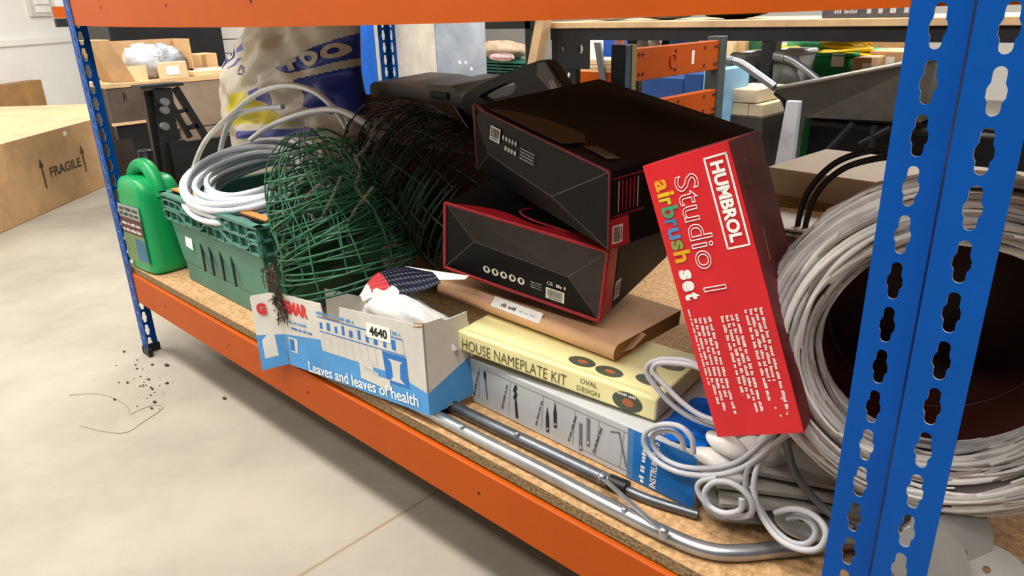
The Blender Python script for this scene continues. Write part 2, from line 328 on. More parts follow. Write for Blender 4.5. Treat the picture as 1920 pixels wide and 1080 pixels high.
# ------------------------------------------------------------------ green jerrycan
def jerry():
    M=TR((.128,.086,ZB+.0005),(0,0,4)); t=thing('jerrycan','green plastic jerrycan with black cap and sticker at the far left end','jerrycan',M.translation)
    m=MB(); vs=[];fs=[];N=40
    prof=[(.0,.90),(.004,.955),(.014,.99),(.035,1),(.16,1),(.250,1.0),(.272,.975),(.290,.91),(.304,.80),(.314,.64),(.318,.45)]
    for i,(z,k) in enumerate(prof):
        for j in range(N):
            a=2*PI*j/N; c,s_=math.cos(a),math.sin(a); e=.42
            x=.096*math.copysign(abs(c)**e,c)*(k if i<6 else k*.8+.2*(1 if c<0 else k)); y=.074*math.copysign(abs(s_)**e,s_)*(k if i<6 else (k*.45+.55))
            vs.append((x,y,z))
    for i in range(len(prof)-1):
        for j in range(N): fs.append((i*N+j,i*N+(j+1)%N,(i+1)*N+(j+1)%N,(i+1)*N+j))
    L=len(prof)-1; fs+=[tuple(range(N))[::-1],tuple(L*N+j for j in range(N))]
    m.add(vs,fs,JERRY,True,M); JB=m.build('body',t,sub=1)
    h=MB(); P=spline([(-.066,-.01,.280),(-.052,-.01,.318),(-.022,-.005,.344),(.020,0,.347),(.050,0,.330),(.072,0,.295),(.082,0,.255)],6)
    h.tube(P,[.024]*len(P),JERRY,14,M=M); h.build('handle',t)
    c=MB(); c.lathe([(.0,.05),(.023,.05),(.025,.047),(.025,.015),(.028,.013),(.028,-.012)],BLACKP,18,M=M@Matrix.Translation((-.066,.046,.335))); c.build('cap',t)
    F=face(M,'front',.192,.149,.26); s=MB(); x0,x1=-.080,.074
    def q(a,b,c_,d,m_): s.poly([(a,b),(c_,b),(c_,d),(a,d)],m_,M=F@Matrix.Translation((0,0,.0008)))
    GR=mat('label_grey','#9aa09a',.5); MA=mat('label_maroon','#5a2a30',.5); OL=mat('label_olive','#6f8a5c',.5); LB=mat('label_blue','#4f86a8',.5)
    q(x0,.055,x1,.10,GR); q(x0,0,x1,.055,MA); q(x0,-.095,x1,-.0,OL); q(.0,-.09,x1,-.012,LB)
    rnd=random.Random(3)
    for y in (.062,.080): dashes(s,F@Matrix.Translation((0,0,.0008)),x0+.01,x1-.01,y,.012,DARKP,rnd)
    for y in (.008,.030): dashes(s,F@Matrix.Translation((0,0,.0008)),x0+.01,x1-.012,y,.010,WHITE,rnd)
    s.build('sticker',JB)
    k=MB(); k.add([(-.022,0,-.013),(.022,0,-.013),(.022,0,.013),(-.022,0,.013)],[(0,1,2,3)],WHITE,M=M@TR((.052,-.050,.296),(-62,0,12))); k.build('price_tag',JB)
jerry()
# ------------------------------------------------------------------ green crate
def crate():
    lx,ly,H=.64,.42,.288; M=TR((.612,.262,ZB+.001),(0,0,-.8)); t=thing('storage_crate','green plastic storage crate holding the coil of clear hose','crate',M.translation)
    b=MB(); th=.006
    def ring(k,z,ins=0): return [(-lx/2*k+ins,-ly/2*k+ins,z),(lx/2*k-ins,-ly/2*k+ins,z),(lx/2*k-ins,ly/2*k-ins,z),(-lx/2*k+ins,ly/2*k-ins,z)]
    prof=[(.86,0,0),(.865,.06,0),(.875,.068,0),(.93,.20,0),(.94,H,0),(.94,H,th),(.925,.20,th),(.86,.012,th)]
    vs=[];fs=[]
    for k,z,i in prof: vs+=ring(k,z,i)
    for i in range(len(prof)-1):
        for j in range(4): fs.append((i*4+j,i*4+(j+1)%4,(i+1)*4+(j+1)%4,(i+1)*4+j))
    fs+=[(3,2,1,0),tuple(len(prof)*4-4+j for j in range(4))]
    b.add(vs,fs,CRATE,False,M); TB=b.build('tub',t,bevel=.004)
    r=MB(); 
    for z0,z1,k,w in ((H-.008,H,1.0,.022),(H-.045,H-.040,.985,.018),(H-.085,H-.079,.975,.014)):
        o=ring(k,z1); 
        for (ax,ay,bx,by) in ((-1,-1,1,-1),(-1,1,1,1)):
            y=ly/2*k*ay; r.box((-lx/2*k,min(y,y-ay*w),z0),(lx/2*k,max(y,y-ay*w),z1),CRATE,M=M)
        for sx_ in (-1,1):
            x=lx/2*k*sx_; r.box((min(x,x-sx_*w),-ly/2*k,z0),(max(x,x-sx_*w),ly/2*k,z1),CRATE,M=M)
    # wavy ribs of the rim band
    for s_,yy in ((1,-ly/2*.985),):
        for z,am in ((H-.030,.012),(H-.062,.013)):
            P=[(-lx/2*.97+lx*.97*i/60,yy,z+am*math.tanh(3*math.sin(i/60*PI*2*2.2))) for i in range(61)]
            for a,c in zip(P,P[1:]): r.hexa([(a[0],a[1]-.001,a[2]-.003),(c[0],c[1]-.001,c[2]-.003),(c[0],c[1]+.016,c[2]-.003),(a[0],a[1]+.016,a[2]-.003),(a[0],a[1]-.001,a[2]+.003),(c[0],c[1]-.001,c[2]+.003),(c[0],c[1]+.016,c[2]+.003),(a[0],a[1]+.016,a[2]+.003)],CRATE) if False else r.add([(a[0],a[1]-.001,a[2]-.003),(c[0],c[1]-.001,c[2]-.003),(c[0],c[1]+.016,c[2]-.003),(a[0],a[1]+.016,a[2]-.003),(a[0],a[1]-.001,a[2]+.003),(c[0],c[1]-.001,c[2]+.003),(c[0],c[1]+.016,c[2]+.003),(a[0],a[1]+.016,a[2]+.003)],[(0,3,2,1),(4,5,6,7),(0,1,5,4),(1,2,6,5),(2,3,7,6),(3,0,4,7)],CRATE,M=M)
        for i in range(13):
            x=-lx/2*.96+lx*.96*i/12; r.box((x-.002,yy,H-.083),(x+.002,yy+.018,H-.003),CRATE,M=M)
    for sx_ in (-1,1):
        for i in range(8):
            y=-ly/2*.96+ly*.96*i/7; x=sx_*lx/2*.985; r.box((min(x,x-sx_*.016),y-.002,H-.083),(max(x,x-sx_*.016),y+.002,H-.003),CRATE,M=M)
    r.build('ribbed_rim',t)
    s=MB(); Ff=M@frame((0,-ly/2*.907,.16),(1,0,0),(0,.12,1))
    for i,x in enumerate((-.105,-.045,.025,.095)):
        P=[(x-.022,.058),(x-.013,.058),(x+.003,-.01),(x+.024,-.085),(x+.016,-.085),(x-.007,-.01)]
        s.prism(P,[],.004,CRATED,M=Ff@Matrix.Translation((0,0,.0008)))
    s.build('hand_slots',TB)
    MB().poly([(-.212,-.030),(-.160,-.036),(-.176,.042),(-.224,.046)],WHITE,M=Ff@Matrix.Translation((0,0,.0012))).build('torn_label',TB)
    tag(MB().box((.315,.088,.6315),(.905,.112,.6385),mat('tan_board','#c58a45',.8,0,.15,9)).build('wooden_batten',bevel=.002),'narrow orange-brown wooden batten across the front rim of the green crate, under the hose','batten')
crate()
# ------------------------------------------------------------------ coil of clear hose
def hose():
    c=Vector((.585,.245,.665)); t=thing('hose_coil','coil of clear plastic hose lying on the green crate','hose',c)
    rnd=random.Random(5); Fm=TR((c.x,c.y,c.z+.012),(17,3,0))
    P=[]
    turns=19
    for i in range(turns*36):
        a=2*PI*i/36; k=i/36; j=k/turns
        R=.178+.042*math.sin(k*2.4)+.012*math.sin(a+k); z=.030*math.cos(k*2.4)+.010*math.sin(k*1.1)+.004*math.sin(a*2+k*3)
        P.append((R*1.22*math.cos(a+PI),R*.98*math.sin(a+PI),z))
    m=MB(); m.tube(P,.0088,HOSE,8,M=Fm); m.build('coiled_length',t)
    for pts in ([(352,365),(365,310),(385,265),(415,232),(450,200),(490,172),(540,160),(590,172),(628,205),(650,240)],[(405,345),(412,290),(425,240),(445,215),(480,205),(530,200)],[(470,262),(500,240),(540,222),(590,208),(640,208),(690,235)]):
        q=MB(); q.tube(spline([at(u,v,y=.30+.10*i/len(pts)) for i,(u,v) in enumerate(pts)],8),.0088,HOSE,8); q.build('loose_loop',t)
hose()
# ------------------------------------------------------------------ wire hanging baskets, nested in two piles
def wire_basket(name,label,group,mw,mr):
    t=thing(name,label,'hanging basket',(0,0,0),group)
    R,H=.155,.19
    m=MB(); prof=lambda s:(R*(1-(1-s)**2.1*.93)**.5*(.35+.65*s**.5) if s>0 else 0, H*(1-s))
    def pr(s): return (R*math.sin(s*PI/2)**.85, H*math.cos(s*PI/2)**1.0)
    for s in (.20,.45,.70,.88):
        r,z=pr(s); m.tube([(r*math.cos(2*PI*k/28),r*math.sin(2*PI*k/28),z) for k in range(28)],.0021,mw,5,closed=True)
    m.build('hoops',t)
    q=MB()
    for k in range(9):
        a=2*PI*k/9; q.tube([(pr(s)[0]*math.cos(a),pr(s)[0]*math.sin(a),pr(s)[1]) for s in (.12,.25,.4,.55,.7,.85,1.0)],.0021,mw,5)
    q.build('ribs',t)
    e=MB(); 
    for z in (0,.012): e.tube([(R*math.cos(2*PI*k/32),R*math.sin(2*PI*k/32),z) for k in range(32)],.0027,mr,6,closed=True)
    for k in range(24):
        a0=2*PI*k/24; a1=2*PI*(k+.5)/24; e.tube([(R*math.cos(a0),R*math.sin(a0),0),(R*math.cos(a1),R*math.sin(a1),.012)],.0015,mr,4)
    e.build('rim',t)
    return t
def chain(P,m,lk=.009,seg=5,r=.0012):
    mb=MB(); P=spline(P,12); L=0; nxt=0; k=0
    for a,b in zip(P,P[1:]):
        L+=(b-a).length
        if L>=nxt:
            d=(b-a).normalized(); up=Vector((0,0,1)) if abs(d.z)<.9 else Vector((1,0,0)); e=d.cross(up).normalized(); e2=e.cross(d)
            if k%2: e=e2
            mb.tube([b+d*lk*math.cos(w)*.75+e*lk*.4*math.sin(w) for w in [2*PI*i/8 for i in range(8)]],r,m,4,closed=True); nxt+=lk*1.05; k+=1
    return mb
def orient(apex,base,twist):
    z=(Vector(apex)-Vector(base)).normalized(); x=z.cross(Vector((0,1,.2))).normalized(); y=z.cross(x)
    R=Matrix(((x[0],y[0],z[0]),(x[1],y[1],z[1]),(x[2],y[2],z[2])))@Matrix.Rotation(twist,3,'Z')
    return R.to_euler()
gF='green wire hanging baskets nested in the front pile'; gB='dark wire hanging baskets nested in the rear pile'
pf=wire_basket('hanging_basket','green wire hanging basket, one of the nested front pile between crate and black boxes',gF,WIRE,WIRE)
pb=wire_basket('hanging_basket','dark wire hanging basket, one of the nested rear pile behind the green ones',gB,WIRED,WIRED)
rnd=random.Random(11)
A1,B1=Vector((.945,.195,.855)),Vector((1.085,.215,.49)); d1=(B1-A1).normalized()
for i in range(8):
    o=pf if i==0 else copy_tree(pf)
    b=A1+d1*(.185+.030*i)+Vector((rnd.uniform(-.006,.006),rnd.uniform(-.006,.006),0)); k=.92+.030*i
    o.location=b; o.scale=(k,k,k*1.05); o.rotation_euler=orient(b-d1+Vector((rnd.uniform(-.22,.22),rnd.uniform(-.22,.22),rnd.uniform(-.1,.1))),b,rnd.uniform(0,2))
A2,B2=Vector((.86,.43,.84)),Vector((1.32,.52,.60)); d2=(B2-A2).normalized()
for i in range(7):
    o=pb if i==0 else copy_tree(pb)
    b=A2+d2*(.19+.055*i)+Vector((rnd.uniform(-.008,.008),rnd.uniform(-.008,.008),0)); k=1.0+.045*i
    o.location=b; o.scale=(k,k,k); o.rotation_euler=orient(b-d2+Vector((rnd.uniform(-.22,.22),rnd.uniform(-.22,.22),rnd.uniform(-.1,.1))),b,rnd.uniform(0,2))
gC='hanging chains tangled among the wire baskets'
for i,(pts,y) in enumerate(([[(705,228),(690,270),(660,310),(672,345)],.24],[[(600,345),(570,380),(590,420),(560,455)],.10],[[(665,290),(675,320),(668,350),(690,380)],.2],[[(535,420),(515,445),(545,480),(530,500)],.08],[[(640,330),(610,395),(580,440),(560,490)],.12],[[(700,350),(665,395),(650,430),(660,470)],.16])):
    tag(chain([at(u,v,y=y) for u,v in pts],CHAIN).build('hanging_chain'),'thin metal chain tangled among the wire hanging baskets','chain',gC)
tag(chain([at(u,v,y=.0) for u,v in [(508,497),(516,530),(525,570),(528,600)]],CHAIN,.011).build('hanging_chain'),'thin metal chain hanging over the left end of the white and blue box','chain')
m=MB(); rnd=random.Random(2)
for i in range(170):
    s=rnd.random(); a=at(504+s*26+rnd.uniform(-12,12),500+s*100,y=.004-rnd.uniform(.0,.012)); d=Vector((rnd.gauss(0,.010),rnd.gauss(0,.004),rnd.gauss(-.012,.016)))
    m.tube([a,a+d*.5+Vector((rnd.gauss(0,.003),0,rnd.gauss(0,.003))),a+d],.0012,SOIL,4)
tag(m.build('dried_plant'),'dry brown plant strands clinging to the chain over the white and blue box','plant',kind='stuff')
# ------------------------------------------------------------------ white and blue open box
def bluebox():
    lx,ly,lz=.520,.125,.186; M=TR((1.360,.066,.3405),(-4.5,-5.2,2.2)); t=thing('display_box','torn white and blue cardboard box with red lettering, open top','box',M.translation)
    X0,X1=-lx/2,lx/2; Y0=-ly/2
    top=[(X0,lz*.97),(X0+.10,lz*.97),(X0+.165,lz*.975),(X0+.17,lz*.80),(X0+.235,lz*.79),(X0+.24,lz*.99),(X1-.03,lz*1.01),(X1-.012,lz*1.02),(X1,lz*1.04)]
    F=M@frame((0,Y0,0),(1,0,0),(0,0,1))
    m=MB(); m.prism([(X0,0),(X1,0)]+top[::-1],[],.003,OFFW,M=F)
    tt=lambda s,q:(X0+s*lx,q*lz,.0004)
    L=lambda P,mm,o=0: m.add([(p[0],p[1],p[2]+o) for p in [tt(*q) for q in P]],[tuple(range(len(P)))],mm,M=F)
    L([(0,0),(1,0),(1,.25),(.87,.33),(.62,.43),(.3,.50),(0,.42)],SKY)
    L([(.28,.80),(.30,.36),(.89,.36),(.87,.80)],OFFW,.0003)
    L([(.285,.805),(.875,.805),(.872,.79),(.286,.79)],BLUEP,.0006); L([(.292,.62),(.88,.62),(.88,.607),(.292,.607)],BLUEP,.0006)
    rnd=random.Random(4); T=F@Matrix.Translation((0,0,.0007))
    dashes(m,T,X0+.30*lx,X0+.86*lx,.65*lz,.022,BLUEP,rnd,lo=.6,hi=.9)
    dashes(m,T,X0+.28*lx,X0+.56*lx,.83*lz,.008,SKY,rnd); dashes(m,T,X0+.70*lx,X0+.86*lx,.83*lz,.008,SKY,rnd)
    for i in range(8):
        a=.315+i*.053; L([(a,.60),(a+.004,.60),(a+.012,.37),(a+.008,.37)],GREYP,.0006)
    L([(.735,.60),(.885,.60),(.89,.24),(.75,.24)],BLUEP,.0007)
    L([(.77,.53),(.86,.53),(.845,.49),(.84,.32),(.87,.27),(.775,.27),(.795,.32),(.79,.49)],OFFW,.001)
    L([(.57,.42),(.665,.42),(.67,.27),(.77,.27),(.775,.13),(.575,.17)],OFFW,.001)
    L([(.60,.34),(.70,.31),(.70,.26),(.60,.29)],GREYP,.0013)
    m.text('Leaves and leaves of health',T@Matrix.Translation((.03,.105*lz,.0012))@Matrix.Rotation(math.radians(1.5),4,'Z'),WHITE,w=.40,h=.027,bold=.012)
    L([(.645,.90),(.80,.90),(.80,.72),(.645,.72)],WHITE,.0012); m.text('4640',T@Matrix.Translation((X0+.723*lx,.81*lz,.001)),DARKP,w=.060,h=.021,bold=.04)
    RT=mat('red_lettering','#d0282e',.5)
    m.text('IEMAR',T@Matrix.Translation((X0+.108*lx,.815*lz,0)),RT,w=.106,h=.032,bold=.06)
    L([(.02,.40),(.10,.40),(.09,.20),(.03,.20)],OFFW,.0009); L([(.03,.38),(.07,.38),(.07,.22),(.03,.22)],BLUEP,.0011)
    dashes(m,T,X0+.01,X0+.10,.60*lz,.007,SKY,rnd); dashes(m,T,X0+.03,X0+.12,.52*lz,.007,BLUEP,rnd)
    m.build('front_panel',t)
    TORN=mat('torn_card','#a8783c',.95,0,.3,60,bump=.5); 
    for (a,b) in ((3,4),(6,7),(7,8)):
        e=MB(); (x0,z0),(x1,z1)=top[a],top[b]; e.tube([(x0,-.001,0),(x1,-.001,0)],.0001,TORN,4) if False else e.add([(x0,z0-.006,.0005),(x1,z1-.006,.0005),(x1,z1+.002,-.001),(x0,z0+.002,-.001),(x0,z0+.002,-.006),(x1,z1+.002,-.006)],[(0,1,2,3),(3,2,5,4)],TORN,M=F)
        e.build('torn_edge',t)
    r=MB(); G_=M@frame((X1,Y0,0),(0,1,0),(0,0,1)); r.prism([(0,0),(.05,0),(.055,.006),(.075,.008),(.08,0),(ly,.006),(ly-.004,lz*1.02),(.06,lz*1.0),(.05,lz*1.04),(.0,lz*1.04)],[],.003,OFFW,M=G_)
    r.add([(0,0,.0005),(.05,0,.0005),(.055,.006,.0005),(.075,.008,.0005),(.08,0,.0005),(ly,.006,.0005),(ly-.001,lz*.50,.0005),(0,lz*.25,.0005)],[tuple(range(8))],SKY,M=G_); r.build('end_panel',t)
    k=MB(); k.box((X0,ly/2-.003,0),(X1,ly/2,lz*.9),OFFW,M=M).box((X0,Y0+.003,0),(X1-.003,ly/2-.003,.003),OFFW,M=M); k.build('back_panel',t)
    f=MB(); A=Vector((X0,Y0,0)); P=[(X0-.004,Y0,-.0),(X0-.075,Y0-.035,-.022),(X0-.088,Y0-.036,lz*.90),(X0-.082,Y0-.034,lz*.93),(X0-.03,Y0-.012,lz*.985),(X0-.001,Y0,lz*.97)]
    f.add(P,[(0,5,4,3,2,1)],OFFW,M=M); 
    o=lambda p:(p[0]+.0003,p[1]-.0008,p[2]); Q=[P[0],P[1],(X0-.081,Y0-.0356,lz*.38),(X0-.002,Y0,lz*.42)]
    f.add([o(p) for p in Q],[(0,3,2,1)],SKY,M=M)
    FF=M@frame((X0-.055,Y0-.0265,lz*.76),(.088,.036,0),(0,0,1)); f.text('G',FF,RT,w=.030,h=.030,bold=.07,off=.001)
    f.build('left_flap',t)
    # bag and card inside
    b=MB(); rnd=random.Random(8)
    ph=[(rnd.uniform(3,9),rnd.uniform(0,6),Vector((rnd.gauss(0,1),rnd.gauss(0,1),rnd.gauss(0,1)))) for _ in range(9)]
    fn=lambda d:1+sum(.035*math.sin(a*d.dot(w)+p_) for a,p_,w in ph)
    b.ball((0,0,0),(.135,.044,.080),CLEAR if False else mat('white_bag','#d6d4d1',.35,0,.08,9,bump=.5,bscale=20),M=TR((1.475,.090,.492),(0,8,3)),nu=40,nv=26,fn=fn)
    tag(b.build('plastic_bag'),'crumpled white plastic bag stuffed in the white and blue box','bag')
bluebox()
def packet():
    t=thing('printed_packet','dark navy and red printed packet with white back, lying bent over the white bag','packet',(1.47,.16,.56))
    rows=[((686,548),(700,575)),((705,515),(735,565)),((740,506),(772,557)),((770,503),(806,545)),((800,510),(840,540))]
    m=MB(); N=[]
    top=spline([at(672,560,y=.075),at(690,528,y=.10),at(715,508,y=.135),at(760,500,y=.16),at(800,512,y=.16)],6)
    bot=spline([at(680,566,y=.060),at(705,556,y=.075),at(745,552,y=.085),at(790,545,y=.095),at(826,530,y=.11)],6)
    vs=[];fs=[];n=len(top);K=6
    for a,b in zip(top,bot):
        for k in range(K+1):
            s=k/K; vs.append(a.lerp(b,s)+Vector((0,0,.012*math.sin(PI*s))))
    for i in range(n-1):
        for k in range(K): fs.append((i*(K+1)+k,i*(K+1)+k+1,(i+1)*(K+1)+k+1,(i+1)*(K+1)+k))
    rp=mat('red_film','#c8343c',.4); 
    for i,f in enumerate(fs): m.add([vs[j] for j in f],[(0,1,2,3)],WHITE if i//K<5 else (rp if i//K<11 else NAVY),True)
    m.build('printed_front',t,solid=.0015)
    q=MB(); P=[at(760,500,y=.16),at(880,518,y=.165),at(872,524,y=.145),at(806,526,y=.125),at(790,508,y=.15)]
    q.quad(P,WHITE); q.build('white_back',t,solid=.0012)
packet()
# ------------------------------------------------------------------ cartons with drawn prints
def ellipse(cx,cy,a,b,n=24): return [(cx+a*math.cos(2*PI*i/n),cy+b*math.sin(2*PI*i/n)) for i in range(n)]
def greybox():
    lx,ly,lz=.548,.25,.106; M=TR((1.882,.262,ZB+.001),(0,0,-.8)); t=thing('tool_set_box','silver grey and blue tool set box printed with drill bits and blades','box',M.translation)
    m=MB(); m.box((-lx/2,-ly/2,0),(lx/2,ly/2,lz),GREYP,M=M); m.build('carton',t,bevel=.003)
    F=face(M,'front',lx,ly,lz); p_=MB(); p_.M=F@Matrix.Translation((0,0,.0005)); y0,y1=-lz/2+.002,lz/2-.002; bx=lx/2-.125
    NV=mat('blue_fade','#4f7fb4',.4)
    p_.poly([(bx-.012,y0),(bx,y0),(bx,y1),(bx-.012,y1)],NV); p_.poly([(bx,y0),(lx/2-.001,y0),(lx/2-.001,y1),(bx,y1)],BLUEP)
    R90=lambda x,y:Matrix.Translation((x,y,.0003))@Matrix.Rotation(PI/2-.05,4,'Z')
    p_.text('INSTRUMENTS',R90(bx+.045,0),WHITE,w=.095,h=.013,bold=.03); p_.text('GRINDING',R90(bx+.021,-.012),WHITE,w=.066,h=.009,bold=.03) if False else dashes(p_,R90(bx+.021,-.012),-.035,.035,-.005,.010,WHITE,random.Random(1))
    for y in (.006,-.006): p_.poly([(bx+.03+y*3-.001,y0),(bx+.03+y*3+.001,y0),(bx+.03+y*3+.001,y1),(bx+.03+y*3-.001,y1)],DARKP) if False else None
    DK=mat('ink_dark','#26282c',.5); MID=mat('ink_mid','#6c7072',.5); LN=mat('ink_line','#85888c',.5)
    def ln(a,b,w=.0006):
        d=Vector(b)-Vector(a); nn=Vector((-d.y,d.x)).normalized()*w; A,B=Vector(a),Vector(b); p_.poly([A-nn,B-nn,B+nn,A+nn],LN)
    X=-lx/2
    rn=random.Random(9)
    for x in (.02,.105,.20,.285,.345):
        q=Matrix.Translation((X+x,0,.0003))@Matrix.Rotation(PI/2-.28,4,'Z'); dashes(p_,q,-.035,.03,-.003,.005,DK,rn)
    for x in (.055,.145,.235,.315,.37,.425): ln((X+x-.022,y1-.012),(X+x-.03,y0+.012))
    for a,b in (((X+.05,y1-.012),(X+.42,y1-.012)),((X+.30,y0+.012),(X+.425,y0+.012))): ln(a,b)
    p_.poly([(X+.05,-.03),(X+.054,-.03),(X+.052,.018),(X+.046,.018)],MID); p_.poly(ellipse(X+.048,.026,.004,.011),DK)
    p_.poly([(X+.135,-.04),(X+.142,-.04),(X+.140,.0),(X+.133,.0)],DK)
    for i in range(4): p_.poly(ellipse(X+.136+(.0015 if i%2 else -.0015),.006+i*.008,.0045,.006,10),DK)
    for x,y in ((.222,-.012),(.242,.006)): p_.poly([(X+x-.004,y-.026),(X+x+.004,y-.026),(X+x+.0045,y+.006),(X+x,y+.032),(X+x-.0045,y+.006)],DK); p_.poly(ellipse(X+x,y-.018,.0015,.003,8),WHITE,M=Matrix.Translation((0,0,.0003)))
    for x,y in ((.305,-.014),(.323,.004)): p_.poly([(X+x-.004,y-.03),(X+x+.004,y-.03),(X+x+.004,y+.03),(X+x-.004,y+.03)],MID); p_.poly(ellipse(X+x,y-.022,.0015,.004,8),WHITE,M=Matrix.Translation((0,0,.0003)))
    p_.poly([(X+.372,.028),(X+.392,.034),(X+.392,.031),(X+.372,.025)],MID); p_.poly([(X+.390,.034),(X+.394,.034),(X+.412,-.032),(X+.408,-.032)],MID)
    p_.build('printed_front',t)
    w=MB(); rnd=random.Random(6); vs=[];fs=[];N=10
    for i in range(N+1):
        for j in range(N+1): vs.append((lx/2-.10+.098*i/N,-ly/2+.01+.15*j/N,lz+.001+rnd.uniform(0,.008)))
    for i in range(N):
        for j in range(N): a=i*(N+1)+j; fs.append((a,a+N+1,a+N+2,a+1))
    w.add(vs,fs,mat('blue_shrink_film','#0a6ad8',.12,0,.2,9),True,M); w.build('shrink_wrap',t)
greybox()
def creambox():
    lx,ly,lz=.453,.20,.044; M=TR((1.800,.246,.4495),(-.7,4.6,7.8)); M=TR((1.812,.243,.4625),(-.1,2.6,6.9)); t=thing('nameplate_kit_box','cream house nameplate kit box with oval pictures, lying on the grey tool set box','box',M.translation)
    m=MB(); m.box((-lx/2,-ly/2,0),(lx/2,ly/2,lz),CREAM,M=M); m.build('carton',t,bevel=.004)
    F=face(M,'front',lx,ly,lz); q=MB(); q.M=F@Matrix.Translation((0,0,.0006))
    INK=mat('ink_olive','#4b4a2c',.5); OV=mat('oval_slate','#4c5246',.5); OC=mat('oval_orange','#b0643c',.5)
    q.text('HOUSE NAMEPLATE KIT',Matrix.Translation((-.085,-.004,0)),INK,w=.255,h=.023,bold=-.006); q.text('OVAL',Matrix.Translation((.090,.008,0)),INK,w=.036,h=.010); q.text('DESIGN',Matrix.Translation((.090,-.009,0)),INK,w=.048,h=.010)
    q.poly(ellipse(.170,-.002,.030,.019),OV); q.poly(ellipse(.172,-.003,.012,.008,9),OC,M=Matrix.Translation((0,0,.0004))); dashes(q,Matrix.Translation((0,0,.0005)),.150,.19,.009,.005,WHITE,random.Random(2))
    q.poly([(-lx/2,-.021),(lx/2,-.021),(lx/2,-.0195),(-lx/2,-.0195)],INK) if False else None
    q.M=face(M,'top',lx,ly,lz)@Matrix.Translation((0,0,.0006))
    for x,y in ((.185,-.045),(.11,-.062),(.05,-.06),(.19,.03)): q.poly(ellipse(x,y,.028,.018),OV); q.poly(ellipse(x+.002,y,.011,.007,9),OC,M=Matrix.Translation((0,0,.0004)))
    for a in (-.086,-.09): q.poly([(-lx/2+.02,a),(lx/2-.02,a),(lx/2-.02,a+.0008),(-lx/2+.02,a+.0008)],mat('ink_pale','#b8ae74',.5))
    q.build('printed_faces',t)
creambox()
def flatcarton():
    lx,ly,lz=.467,.265,.034; M=TR((1.678,.338,.5115),(-3.6,3.4,3.6)); t=thing('flat_carton','flat brown cardboard carton with a white address label, under the black boxes','carton',M.translation)
    m=MB(); N=10; y0=-ly/2; pr=[(ly/2,0)]+[(y0+.017-.017*math.sin(PI*i/N),lz/2-lz/2*math.cos(PI*i/N)) for i in range(N+1)]+[(ly/2,lz)]
    k=len(pr); vs=[(x,a,b) for x in (-lx/2,lx/2) for a,b in pr]
    m.add(vs,[(j,(j+1)%k,k+(j+1)%k,k+j) for j in range(k)],mat('kraft_card','#dcae84',.8,0,.08,5),False,M); m.build('carton_sleeve',t)
    e=MB(); e.add([(lx/2-.002,a,b) for a,b in pr],[tuple(range(k))],CARDD,False,M).build('end_panel',t)
    e=MB(); e.add([(-lx/2+.002,a,b) for a,b in pr],[tuple(range(k))[::-1]],CARDD,False,M).build('end_panel',t)
    e=MB(); e.add([(lx/2-.002,y0+.03,lz*.3),(lx/2+.012,y0+.05,lz*.5),(lx/2+.010,y0+.10,lz*.9),(lx/2-.002,y0+.10,lz)],[(0,1,2,3)],CARD,False,M); e.build('end_flap',t)
    s=MB(); F=M@frame((-.03,y0+.010,lz*.86),(1,0,0),(0,.62,.78)); s.M=F@Matrix.Translation((0,0,.004))
    s.poly([(-.045,-.011),(.085,-.011),(.085,.012),(-.045,.012)],WHITE); dashes(s,I4,-.02,.02,-.004,.008,DARKP,random.Random(3)); dashes(s,I4,.028,.075,-.003,.006,GREYP,random.Random(4))
    PK=mat('pink_stamp','#d7a08e',.6); s.poly([(-.085,-.008),(-.046,-.008),(-.046,.010),(-.085,.010)],PK); s.build('address_label',t)
flatcarton()
def crushed_end(mb,M,lx,lz,inner,y,dep,mt,ml,mbm,mr):
    """end of a carton made of four flaps sunk towards an inner ridge"""
    (ax,az),(bx,bz)=inner; C_=[(-lx/2,y,0),(lx/2,y,0),(lx/2,y,lz),(-lx/2,y,lz)]; A=(ax,y+dep,az); B=(bx,y+dep,bz); N=6
    mb.add([C_[3],A,B,C_[2]],[(0,1,2,3)],mt,False,M); mb.add([C_[0],C_[1],B,A],[(0,1,2,3)],mbm,False,M); mb.add([C_[0],A,C_[3]],[(0,1,2)],ml,False,M); mb.add([C_[1],C_[2],B],[(0,1,2)],mr,False,M)
    for a,b in ((C_[0],A),(C_[3],A),(C_[1],B),(C_[2],B),(A,B)): mb.tube([a,b],.0006,mat('worn_crease','#77726c',.7),4,M=M)
RED2=mat('red_card','#b21f2a',.4,0,.15,9)
def edge_strip(mb,M,a,b,r,m): mb.tube([a,b],r,m,5,M=M)
